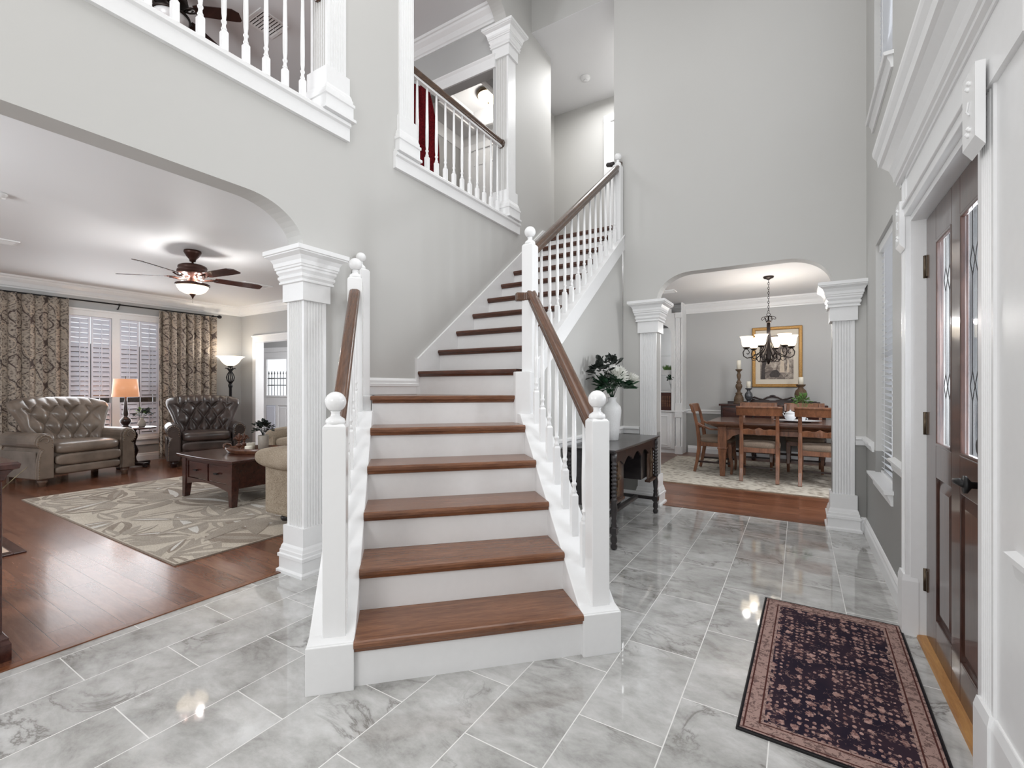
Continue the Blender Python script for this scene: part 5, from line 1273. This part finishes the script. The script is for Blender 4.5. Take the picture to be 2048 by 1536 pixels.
# buffet with carved gallery
BX0, BX1, BY0, BY1 = -1.18, .38, 8.78, 9.26
bf = thing('buffet', 'dark walnut buffet with a carved crest against the dining room wall', 'buffet', (-.4, 9.0, 0)); m = Matrix.Translation((.4, -9.0, 0))
b = MB(m); b.box(BX0 + .02, BX1 - .02, BY0 + .02, BY1, .42, .915); b.build('body', M['walnut'], bf, bev=.004)
b = MB(m); b.box(BX0 - .01, BX1 + .01, BY0, BY1, .915, .945); b.build('buffet_top', M['cherry'], bf, bev=.006)
for i in range(3):
    a = BX0 + .05 + i * .49
    b = MB(m); b.box(a, a + .46, BY0 + .005, BY0 + .03, .47, .88); d_ = b.build('door', M['cherry'], bf, bev=.006)
    b = MB(m); b.ball((a + .23, BY0 - .004, .68), .012, 10); b.build('knob', M['gold'], d_)
for x in (BX0 + .05, -.66, -.14, BX1 - .05):
    for y in (BY0 + .05, BY1 - .05):
        b = MB(m); b.lathe([(.02, 0), (.028, .03), (.02, .06), (.026, .10), (.034, .2), (.026, .3), (.03, .34), (.04, .36), (.04, .42)], (x, y, 0), 14); b.build('leg', M['walnut'], bf)
b = MB(m); b.box(BX0 + .05, BX1 - .05, 8.99, 9.05, .10, .13); b.build('stretcher', M['walnut'], bf)
b = MB(m); b.box(BX0 + .08, BX1 - .08, BY1 - .04, BY1 - .015, .945, .985); b.box(-.95, -.85, BY1 - .04, BY1 - .015, .985, .998); b.box(.0, .25, BY1 - .04, BY1 - .015, .985, .998); b.build('back_gallery', M['walnut'], bf, bev=.003)
b = MB(m); yy = BY1 - .03
for s in (-1, 1):
    b.tube([(-.39, yy, 1.075), (-.39 + s * .08, yy, 1.055), (-.39 + s * .15, yy, 1.02), (-.39 + s * .22, yy, 1.035), (-.39 + s * .28, yy, 1.06), (-.39 + s * .33, yy, 1.04), (-.39 + s * .31, yy, 1.02), (-.39 + s * .27, yy, 1.025)], [.012, .016, .012, .015, .015, .013, .01, .008], 8)
    b.tube([(-.39 + s * .05, yy, 1.0), (-.39 + s * .12, yy, 1.012), (-.39 + s * .24, yy, 1.0), (-.39 + s * .38, yy, 1.0)], .012, 8)
b.pillow((-.39, yy, 1.08), .05, .016, .022, 1, 1, 14, 8); b.box(-.78, 0.0, yy - .012, yy + .012, .98, 1.005)
b.build('carved_crest', M['walnut'], bf)

# candle holders on the buffet
def holder(name, label, loc, prof, ch_, cr_, mat):
    r = thing(name, label, 'candle holder', loc); b = MB(); b.lathe(prof, (0, 0, 0), 22); b.build('turned_body', mat, r)
    zt_ = prof[-1][1]
    c_ = thing('pillar_candle', 'cream pillar candle on the ' + label.split(' standing')[0], 'candle', (loc[0], loc[1], loc[2] + zt_))
    b = MB(); b.lathe([(cr_, 0), (cr_, ch_ - .004), (cr_ - .005, ch_), (.002, ch_ - .004)], (0, 0, 0), 20); b.build('wax', M['candle'], c_)
    b = MB(); b.tube([(0, 0, ch_ - .005), (.002, 0, ch_ + .008)], .0015, 5); b.build('wick', M['iron'], c_)
ZB_ = .945
holder('candle_holder', 'tall carved wooden candle holder standing on the left of the buffet', (-.885, 8.90, ZB_), [(.085, 0), (.088, .02), (.07, .04), (.08, .06), (.07, .12), (.045, .17), (.055, .18), (.055, .19), (.03, .20), (.025, .23), (.045, .27), (.055, .30), (.052, .33), (.03, .36), (.045, .375), (.03, .39), (.018, .42), (.03, .46), (.035, .50), (.02, .54), (.03, .565), (.05, .58), (.055, .59), (.055, .60)], .155, .034, M['carved'])
holder('candle_holder', 'short dark filigree candle holder standing second from left on the buffet', (-.735, 8.92, ZB_), [(.06, 0), (.062, .012), (.03, .025), (.025, .05), (.04, .075), (.058, .11), (.062, .15), (.055, .185), (.03, .215), (.025, .24), (.05, .255), (.055, .268), (.055, .275)], .115, .033, flat('pewter_filigree', srgb(92, 94, 98), .4, .5, nz=.45, ns=45))
holder('candle_holder', 'round mosaic candle holder standing on the right of the buffet', (.025, 8.92, ZB_), [(.07, 0), (.07, .015), (.03, .03), (.03, .06), (.06, .09), (.088, .14), (.09, .18), (.075, .235), (.04, .27), (.035, .29), (.06, .31), (.07, .325), (.07, .335)], .12, .038, M['carved'])

# painting
pa = thing('framed_print', 'gilt framed print of two figures in a garden on the dining room wall', 'picture', (-.33, YD - .03, 1.74)); m = Matrix.Translation((.33, -(YD - .03), -1.74))
FX0, FX1, FZ0, FZ1 = -.71, .05, 1.235, 2.285
b = MB(m)
for (p, q, r_, s_) in ((FX0, FX0 + .055, FZ0, FZ1), (FX1 - .055, FX1, FZ0, FZ1), (FX0, FX1, FZ0, FZ0 + .055), (FX0, FX1, FZ1 - .055, FZ1)): b.box(p, q, YD - .045, YD - .002, r_, s_)
b.build('frame', M['gold'], pa, bev=.012)
b = MB(m); b.box(FX0 + .05, FX1 - .05, YD - .02, YD - .005, FZ0 + .05, FZ1 - .05); b.build('mat_board', flat('mat_board', srgb(214, 205, 190), .7, nz=.01), pa)
b = MB(m); px0, px1, pz0, pz1 = FX0 + .13, FX1 - .13, FZ0 + .14, FZ1 - .15
t = NT('print_paper'); n = t.noise(t.co(), 7, 5, .7, 1.4); pm = t.fin(t.ramp(n, [(.3, srgb(64, 56, 54)), (.46, srgb(124, 112, 104)), (.56, srgb(170, 158, 146)), (.72, srgb(206, 196, 184))]), .6)
pm2 = flat('print_dark', srgb(62, 54, 52), .6, nz=.25, ns=40); pm3 = flat('print_figure', srgb(206, 190, 170), .6, nz=.08)
b.box(px0, px1, YD - .024, YD - .02, pz0, pz1)
yy = YD - .0245
b.cur = 1
b.add([(px0 + p * (px1 - px0), yy, pz0 + q * (pz1 - pz0)) for p, q in ((.02, .0), (.16, .0), (.14, .25), (.22, .45), (.30, .62), (.24, .60), (.12, .44), (.05, .62), (.0, .66), (.06, .4))], [tuple(range(10))])
b.add([(px0 + p * (px1 - px0), yy, pz0 + q * (pz1 - pz0)) for p, q in ((.3, .05), (.55, .04), (.62, .12), (.5, .22), (.38, .2), (.28, .12))], [tuple(range(6))])
b.cur = 2
for (ox, sc_) in ((.66, 1.0), (.84, .55)):
    b.add([(px0 + (ox + p * .16 * sc_) * (px1 - px0), yy - .0004, pz0 + (.15 + q * .55 * sc_) * (pz1 - pz0)) for p, q in ((-.5, 0), (.5, 0), (.35, .4), (.25, .7), (.12, .78), (.14, .92), (0, 1), (-.14, .92), (-.1, .78), (-.3, .7), (-.3, .4))], [tuple(range(11))])
b.build('print', [pm, pm2, pm3], pa)

# tea tray, sugar bowl, pitcher, glass vase with green sprigs
tt = thing('serving_platter', 'white scalloped platter on the dining table', 'platter', (-.02, 7.30, .768))
b = MB(); n = 48; b.sm = True
vs = []
for j, (r_, z) in enumerate(((.09, .0), (.12, .004), (.19, .02), (.235, .026), (.235, .022), (.19, .014), (.12, -.0))):
    for k in range(n): a = 2 * pi * k / n; q = r_ * (1 + (.03 * cos(12 * a) if r_ > .18 else 0)); vs.append((q * 1.15 * cos(a), q * .75 * sin(a), z + .001))
fs = [(j * n + k, j * n + (k + 1) % n, (j + 1) * n + (k + 1) % n, (j + 1) * n + k) for j in range(6) for k in range(n)] + [tuple(range(n - 1, -1, -1))]
b.add(vs, fs); b.build('platter_body', M['porcelain'], tt)
sb = thing('sugar_bowl', 'white lidded porcelain bowl with two ear handles on the platter', 'bowl', (-.10, 7.30, .776))
b = MB(); b.lathe([(.03, 0), (.035, .008), (.05, .02), (.066, .05), (.066, .085), (.055, .10), (.06, .105)], (0, 0, 0), 26); b.build('bowl_body', M['porcelain'], sb)
b = MB(); b.lathe([(.06, .105), (.05, .122), (.02, .135), (.008, .138), (.012, .15), (.002, .155)], (0, 0, 0), 26); b.build('lid', M['porcelain'], sb)
for s in (-1, 1): b = MB(); b.tube([(s * .05, 0, .10), (s * .075, 0, .125), (s * .085, 0, .10), (s * .066, 0, .065)], .006, 8); b.build('handle', M['porcelain'], sb)
cp = thing('teacup', 'small white cup beside the lidded bowl on the platter', 'cup', (.035, 7.28, .776))
b = MB(); b.lathe([(.02, 0), (.022, .006), (.036, .025), (.044, .055), (.046, .06), (.042, .056), (.034, .027), (.001, .01)], (0, 0, 0), 24); b.build('cup_body', M['porcelain'], cp)
b = MB(); b.tube([(.04, 0, .05), (.062, 0, .045), (.06, 0, .025), (.036, 0, .02)], .004, 6); b.build('handle', M['porcelain'], cp)
gv = thing('glass_vase', 'clear glass vase of light green sprigs behind the teacup', 'vase', (.03, 7.53, .768))
b = MB(); b.lathe([(.03, 0), (.032, .01), (.026, .06), (.03, .12), (.045, .165), (.055, .175), (.043, .163), (.027, .12), (.022, .06), (.001, .015)], (0, 0, 0), 22); b.build('vase_body', M['glass'], gv)
stems(gv, (0, 0, .03), (0, 0, .24), 10, .07, M['leaflight'], 8, .0022); foliage(gv, (.01, 0, .26), .10, 90, M['leaflight'], .045, .014, seed=21)

# built-in cabinet with arched mirrored niche at the left of the far wall
NX0, NX1, NY = -2.80, -1.83, 8.95
bi = thing('built_in_cabinet', 'white built-in cabinet with mirrored niche and fluted pilaster left of the dining wall', 'cabinet', (-2.3, 9.1, 0)); m = Matrix.Translation((2.3, -9.1, 0))
b = MB(m); b.box(NX0, NX1 - .14, NY + .02, YD, .08, .775); b.build('base_cabinet', M['white'], bi)
b = MB(m); b.box(NX0, NX1 - .13, NY + .05, YD, 0, .08); b.build('toe_kick', M['white'], bi)
b = MB(m); b.box(NX0 - .0, NX1 + .03, NY - .02, YD, .775, .80); b.build('counter', M['white'], bi, bev=.004)
b = MB(m); b.box(NX1 - .165, NX1 - .155 + .02, NY - .0, NY + .02, .08, .775)
b.prism([(-2.05 - .45, .11), (-2.05, .11), (-2.05, .74), (-2.5, .74)], NY, NY + .02, 'y'); b.build('face_frame', M['white'], bi, bev=.003)
b = MB(m)
for (p, q, r_, s_) in ((-2.46, -2.09, .15, .165), (-2.46, -2.09, .685, .70), (-2.46, -2.445, .15, .70), (-2.105, -2.09, .15, .70)): b.box(p, q, NY - .01, NY, r_, s_)
b.build('cabinet_door', M['white'], bi, bev=.003)
# pilasters lower and upper
for (z0, z1, yf) in ((0, .775, NY - .02), (.80, 2.62, NY)):
    pl = flute((NX1 - .12, yf), (NX1 - .02, yf), (0, -1), 4, .006)
    b = MB(m); b.prism(pl + [(NX1 - .02, YD), (NX1 - .12, YD)], z0, z1); b.build('pilaster', M['white'], bi)
    for (za, zb_) in ((z0, z0 + .14), (z1 - .10, z1)): b = MB(m); b.box(NX1 - .13, NX1 - .01, yf - .012, yf + .05, za, zb_); b.build('pilaster_block', M['white'], bi, bev=.003)
b = MB(m); b.box(NX1 - .025, NX1 + .0, NY + .0, YD, 0, ZC); b.build('end_panel', M['white'], bi)
# niche: side stile, arched head, back mirror
ya = NY + .01
b = MB(m); b.box(NX1 - .20, NX1 - .12, ya, ya + .02, .80, 2.62)
pts = archpts(NX0, NX1 - .20, 2.42, .22, .2)
for (p0, p1) in zip(pts[:-1], pts[1:]):
    if p1[0] - p0[0] > 1e-6: b.prism([p0, p1, (p1[0], 2.70), (p0[0], 2.70)], ya, ya + .02, 'y')
b.build('arched_face', M['white'], bi)
b = MB(m); b.box(NX0, NX1 - .13, YD - .03, YD - .02, .80, 2.60); b.build('mirror_back', M['mirror'], bi)
b = MB(m); b.box(NX1 - .14, NX1 - .13, ya, YD - .03, .80, 2.6); b.build('niche_side', M['mirror'], bi)
for z in (1.155, 1.475, 1.85): b = MB(m); b.box(NX0, NX1 - .14, ya + .03, YD - .035, z - .008, z); b.build('glass_shelf', M['glass'], bi)
b = MB(m); b.box(NX0, NX1 - .14, ya + .02, ya + .03, 1.146, 1.158); b.build('shelf_edge', M['white'], bi)
wc = thing('slatted_block', 'reddish brown slatted wooden chest in the lower part of the niche', 'block', (-2.2, 9.07, .80))  # plain slatted form filling the brown area under the shelf
b = MB(); b.box(-.3, .20, -.09, .12, 0, .33); b.build('block_body', M['cherry'], wc, bev=.004)
b = MB()
for i in range(12): b.box(-.28 + i * .04, -.255 + i * .04, -.098, -.09, .07, .27)
b.build('slats', M['dintop'], wc)
pq = thing('potted_succulent', 'small spiky plant in a pale square planter on the upper niche shelf', 'plant', (-2.12, 9.06, 1.475))
b = MB(); rectloft(b, -.09, .07, -.04, .04, [(0, 0), (.008, .085), (.0, .085), (-.006, .07)]); b.build('planter', M['vase'], pq)
b = MB(); rnd = random.Random(8)
for i in range(60):
    a = rnd.uniform(0, 6.28); L = rnd.uniform(.04, .09); x0_, y0_ = rnd.uniform(-.07, .05), rnd.uniform(-.02, .02)
    b.beam([(x0_, y0_, .075), (x0_ + L * .4 * cos(a), y0_ + L * .3 * sin(a), .075 + L * .8), (x0_ + L * .8 * cos(a), y0_ + L * .6 * sin(a), .08 + L * 1.3)], [.008, .009, .001], .002)
b.build('leaves', M['leaflight'], pq)
gq = thing('glass_vase', 'glass vase of dark green leaves on the lower niche shelf', 'vase', (-2.04, 9.02, 1.155))
b = MB(); b.lathe([(.025, 0), (.03, .02), (.022, .06), (.03, .11), (.045, .14), (.03, .112), (.018, .06), (.001, .012)], (0, 0, 0), 20); b.build('vase_body', M['glass'], gq)
stems(gq, (0, 0, .03), (0, 0, .2), 7, .05, M['leaf'], 5, .002); foliage(gq, (0, 0, .21), .085, 60, M['leaf'], .05, .019, seed=31)

# ---------------- foyer: console table, vase, runner ----------------
KX0, KX1, KY0, KY1 = -1.605, -1.165, 3.36, 4.66
ct = thing('console_table', 'black and brown antique console table against the understair wall', 'console table', (-1.385, 4.0, 0)); m = Matrix.Translation((1.385, -4.0, 0))
b = MB(m); b.box(KX0, KX1, KY0, KY1, .745, .758); b.box(KX0 + .0, KX1 - .012, KY0 + .012, KY1 - .012, .732, .745); b.build('tabletop', M['ebony'], ct, bev=.006)
for (a, c, z_) in ((KY0 + .06, KY0 + .40, .30), (KY1 - .40, KY1 - .06, .38)): b = MB(m); b.box(KX0 + .03, KX1 - .07, a, c, z_, .73); b.build('cabinet_box', M['ebony'], ct, bev=.004)
n = 30; b = MB(m)   # scalloped front apron
ys = [KY0 + .05 + (KY1 - KY0 - .1) * i / n for i in range(n + 1)]
zs_ = [.60 + .05 * abs(sin(pi * (i / n) * 5)) + .03 * (1 - abs(2 * i / n - 1)) for i in range(n + 1)]
for i in range(n): b.prism([(ys[i], zs_[i]), (ys[i + 1], zs_[i + 1]), (ys[i + 1], .732), (ys[i], .732)], KX1 - .045, KX1 - .03, 'x')
b.build('scalloped_apron', M['walnut'], ct)
M['brownpanel'] = wood('brown_burl', srgb(46, 30, 24), srgb(88, 62, 48), (4, 4, 4), .3, 5, coat=.2)
for (a, c) in ((KY0 + .075, KY0 + .275), (KY1 - .275, KY1 - .075)):
    b = MB(m); b.box(KX1 - .055, KX1 - .045, a, c, .36, .70); pn_ = b.build('front_panel', M['brownpanel'], ct, bev=.004)
    b = MB(m); b.prism([(a + .05, .38), (a + .09, .45), (a + .07, .53), (a + .09, .61), (a + .05, .68), (a + .13, .68), (a + .11, .61), (a + .15, .53), (a + .11, .45), (a + .13, .38)], KX1 - .045, KX1 - .036, 'x'); b.ball((KX1 - .036, a + .10, .53), .022, 10); b.build('carved_motif', M['carved'], pn_)
    b = MB(m); b.box(KX1 - .07, KX1 - .02, a - .01, c + .01, .34, .362); b.build('panel_moulding', M['brownpanel'], ct, bev=.005)
LEG = [(.014, 0), (.024, .01), (.026, .03), (.016, .045), (.026, .06), (.024, .09), (.018, .11), (.026, .115), (.026, .17), (.02, .175), (.024, .185), (.018, .20), (.022, .22), (.017, .235), (.022, .26), (.026, .31), (.02, .36), (.026, .365), (.026, .38), (.018, .39)]
z = .39
while z < .66: LEG += [(.016, z + .005), (.024, z + .014), (.024, z + .020), (.016, z + .028)]; z += .03
LEG += [(.022, .68), (.024, .732)]
for x in (KX0 + .04, KX1 - .03):
    for y in (KY0 + .05, KY1 - .05):
        b = MB(m); b.lathe(LEG, (x, y, 0), 16); b.box(x - .026, x + .026, y - .026, y + .026, .125, .165); b.build('leg', M['ebony'], ct)
b = MB(m)
b.box(KX0 + .04, KX1 - .03, KY0 + .035, KY0 + .065, .13, .16); b.box(KX0 + .04, KX1 - .03, KY1 - .065, KY1 - .035, .13, .16); b.box(-1.40, -1.36, KY0 + .05, KY1 - .05, .13, .16)
b.build('stretcher', M['ebony'], ct, bev=.004)
VX, VY = -1.43, 4.03
vs_ = thing('flower_vase', 'tall white speckled vase of white mums on the console table', 'vase', (VX, VY, .758))
b = MB(); b.lathe([(.052, 0), (.056, .004), (.066, .10), (.078, .22), (.082, .265), (.076, .30), (.052, .33), (.037, .345), (.034, .36), (.04, .378), (.042, .385), (.034, .378), (.028, .355), (.001, .33)], (0, 0, 0), 36); b.build('vase_body', M['vase'], vs_)
stems(vs_, (0, 0, .36), (0, 0, .56), 12, .12, M['leaf'], 6, .003)
foliage(vs_, (.0, .0, .47), .16, 190, M['leaf'], .10, .024, seed=41, zr=.45, xmin=-.18)
b = MB(); rnd = random.Random(44)   # eucalyptus-like sprigs, upper left
foliage(vs_, (-.08, -.12, .58), .13, 70, M['leafdark'], .06, .024, seed=42, zr=1.1, xmin=-.18); foliage(vs_, (-.02, .05, .66), .09, 34, M['leafdark'], .055, .022, seed=43, xmin=-.18)
def mum(c, R, nrm, seed):
    b = MB(); rnd = random.Random(seed); nrm = Vector(nrm).normalized()
    u = nrm.orthogonal().normalized(); v_ = nrm.cross(u)
    for i in range(150):
        ph = (i / 150) ** .6 * 1.9; th = i * 2.39996; d = (nrm * cos(ph) + (u * cos(th) + v_ * sin(th)) * sin(ph)).normalized()
        p = Vector(c) + d * R * .45; q = Vector(c) + d * R * rnd.uniform(.9, 1.05); s_ = d.cross(nrm + Vector((.01, .02, .03))).normalized() * R * .10
        lift = nrm * R * .12
        b.add([(p - s_ * .5)[:], (q * .5 + p * .5 - s_ + lift * .2)[:], (q + lift)[:], (q * .5 + p * .5 + s_ + lift * .2)[:], (p + s_ * .5)[:]], [(0, 1, 2, 3, 4)])
    b.ball((c[0], c[1], c[2]), R * .5, 10)
    return b.build('flower', M['petal'], vs_)
mum((.05, -.02, .565), .105, (.5, -.75, .5), 1); mum((.10, .19, .535), .085, (.7, .2, .35), 2); mum((-.03, .04, .60), .05, (.1, -.6, .6), 3)

# runner rug by the door
rr = thing('entry_rug', 'dark navy and pink patterned entry rug in front of the door', 'rug', (.125, 2.46, 0)); m = Matrix.Rotation(radians(-1.0), 4, 'Z')
t = NT('entry_rug_pile'); co = t.co(); x, y, z = t.sep(co)
hx, hy = .302, .615
ex = t.m('SUBTRACT', hx, t.m('ABSOLUTE', x)); ey = t.m('SUBTRACT', hy, t.m('ABSOLUTE', y)); ed = t.m('MINIMUM', ex, ey)
n = t.noise(co, 55, 3, .7); nb = t.noise(co, 6, 3)
def mask(v, lo, hi): return t.ramp(v, [(lo, (0, 0, 0, 1)), (hi, (1, 1, 1, 1))])
navy = t.ramp(nb, [(.4, srgb(38, 30, 44)), (.6, srgb(54, 40, 50))])
pink = t.ramp(n, [(.4, srgb(126, 92, 88)), (.6, srgb(196, 160, 150))])
# small motifs on a lattice: stars / dots by voronoi on regular cells
mp = t.n.new('ShaderNodeMapping'); t.l.new(co, mp.inputs[0]); mp.inputs[3].default_value = (1, .8, 0)
v1 = t.m('ADD', t.voro(mp.outputs[0], 22, 'F1', 'Distance', .35), t.m('MULTIPLY', t.m('SUBTRACT', t.noise(co, 120, 2), .5), .5)); v2 = t.voro(mp.outputs[0], 42, 'F1', 'Distance', .25)
clus = t.noise(co, 11, 2, .5); c2 = t.noise(co, 17, 2, .5, 0)
vc = t.voro(mp.outputs[0], 22, 'F1', 'Color', .35)
m1 = t.m('MULTIPLY', t.m('LESS_THAN', v1, .30), t.m('GREATER_THAN', t.sep(vc)[0], .35)); m2 = t.m('MULTIPLY', t.m('LESS_THAN', v2, .30), t.m('GREATER_THAN', clus, .49))
m3 = t.m('MULTIPLY', t.m('GREATER_THAN', t.noise(co, 46, 3, .7, .8), .585), t.m('GREATER_THAN', c2, .47))
mm_ = t.m('MINIMUM', t.m('ADD', t.m('ADD', m1, m2), t.m('MULTIPLY', m3, .5)), 1.0)
field = t.mix(t.m('MULTIPLY', mm_, .85), navy, pink)
bord = t.mix(t.m('MULTIPLY', t.m('GREATER_THAN', t.noise(co, 48, 4, .75, .8), .53), .75), srgb(166, 138, 130), srgb(88, 68, 66))
lines = t.m('MAXIMUM', t.m('LESS_THAN', t.m('ABSOLUTE', t.m('SUBTRACT', ed, .018)), .003), t.m('LESS_THAN', t.m('ABSOLUTE', t.m('SUBTRACT', ed, .066)), .003))
bord = t.mix(lines, bord, srgb(78, 44, 40))
zig = t.m('ADD', .078, t.m('MULTIPLY', t.m('GREATER_THAN', t.noise(co, 24, 2), .55), .012))
col = t.mix(t.m('LESS_THAN', ed, zig), field, bord)
col = t.mix(t.m('LESS_THAN', ed, .007), col, srgb(30, 26, 30)); t.bump(n, .3, .002)
M['entryrug'] = t.fin(col, .9, spec=.15)
b = MB(); b.box(-hx, hx, -hy, hy, .0005, .008); o = b.build('rug_pile', M['entryrug'], rr, bev=.002); rr.rotation_euler = (0, 0, radians(-1.2))
b = MB(); 
for (p, q, r_, s_) in ((-hx - .004, hx + .004, -hy - .004, -hy), (-hx - .004, hx + .004, hy, hy + .004), (-hx - .004, -hx, -hy, hy), (hx, hx + .004, -hy, hy)): b.box(p, q, r_, s_, .0005, .0075)
b.build('rug_binding', M['iron'], rr)

# ---------------- upstairs ----------------
rc = thing('red_curtain', 'dark red velvet curtain seen through the upper railing', 'curtain', (-3.86, 4.26, Z2))
def rf(u, v):
    w_ = .55 - .18 * abs(sin(pi * min(1, v * 1.0))) ; 
    return (-.42 + (.62 + .04 * sin(2.2 * v)) * u * (.72 + .28 * sin(pi * (.15 + .8 * v))), .03 * sin(22 * u) - .02, 1.86 * v * (1 - .10 * u * u * u))
b = MB(); b.grid(rf, 50, 24); o = b.build('drape', M['red'], rc); s_ = o.modifiers.new('s', 'SOLIDIFY'); s_.thickness = .006
ul = thing('flush_ceiling_light', 'lit flush ceiling light in the tray ceiling upstairs', 'ceiling light', (-3.76, 5.45, 5.42))
b = MB(); b.lathe([(.15, 0), (.17, -.015), (.172, -.035), (.15, -.05)], (0, 0, 0), 30); b.build('metal_ring', M['hinge'], ul)
b = MB(); b.lathe([(.15, -.045), (.14, -.08), (.10, -.115), (.04, -.135), (.002, -.138)], (0, 0, 0), 30); b.build('glass_bowl', M['shade_glow'], ul)
b = MB(); b.lathe([(.012, -.135), (.012, -.15), (.003, -.165)], (0, 0, 0), 10); b.build('finial', M['hinge'], ul)
point('flush_light', (0, 0, -.25), 9, (1, .97, .92), .12, ul)
def paneldoor(nm, label, x0, x1, y, z0, z1, sixp=True):
    r = sempty(nm, label, ((x0 + x1) / 2, y, z0)); m = Matrix.Translation((-(x0 + x1) / 2, -y, -z0)); b = MB(m)
    b.box(x0, x1, y - .02, y, z0, z1); b.build('door_leaf', M['white'], r)
    w_ = (x1 - x0); 
    for i in range(2):
        a = x0 + .1 + i * (w_ / 2 - .04)
        for (d, e) in ((.2, .8), (.95, 1.5), (1.62, 1.88)):
            b = MB(m); b.box(a, a + w_ / 2 - .16, y - .03, y - .02, z0 + d, z0 + e); b.build('raised_panel', M['white'], r, bev=.008)
    b = MB(m); b.box(x0 - .1, x0, y - .045, y, z0, z1 + .001); b.box(x1, x1 + .1, y - .045, y, z0, z1 + .001); b.box(x0 - .101, x1 + .101, y - .047, y, z1, z1 + .1); b.build('casing', M['white'], r, bev=.004)
    b = MB(m); b.ball((x1 - .06, y - .06, z0 + .95), .028, 14); b.build('knob', M['hinge'], r)
    return r
paneldoor('door_3', 'white panelled door at the back of the upstairs hall', -4.50, -3.72, 5.995, Z2, Z2 + 1.86)
r4 = sempty('door_4', 'doorway with white casing on the side wall of the upstairs hall, a dark panel for its shade', (-4.66, 5.0, Z2))
b = MB(); b.box(0, .012, -.3, .3, 0, 1.72); b.build('opening_shade', M['dark'], r4)  # flat dark panel painted as the shade inside the doorway
b = MB(); b.box(0, .03, -.39, -.3, 0, 1.8); b.box(0, .03, .3, .39, 0, 1.8); b.box(0, .031, -.39, .39, 1.721, 1.81); b.build('casing', M['white'], r4)
paneldoor('door_5', 'white cased door at the end of the upper stair hall', -2.36, -1.75, YH - .0, Z2, Z2 + 2.03)
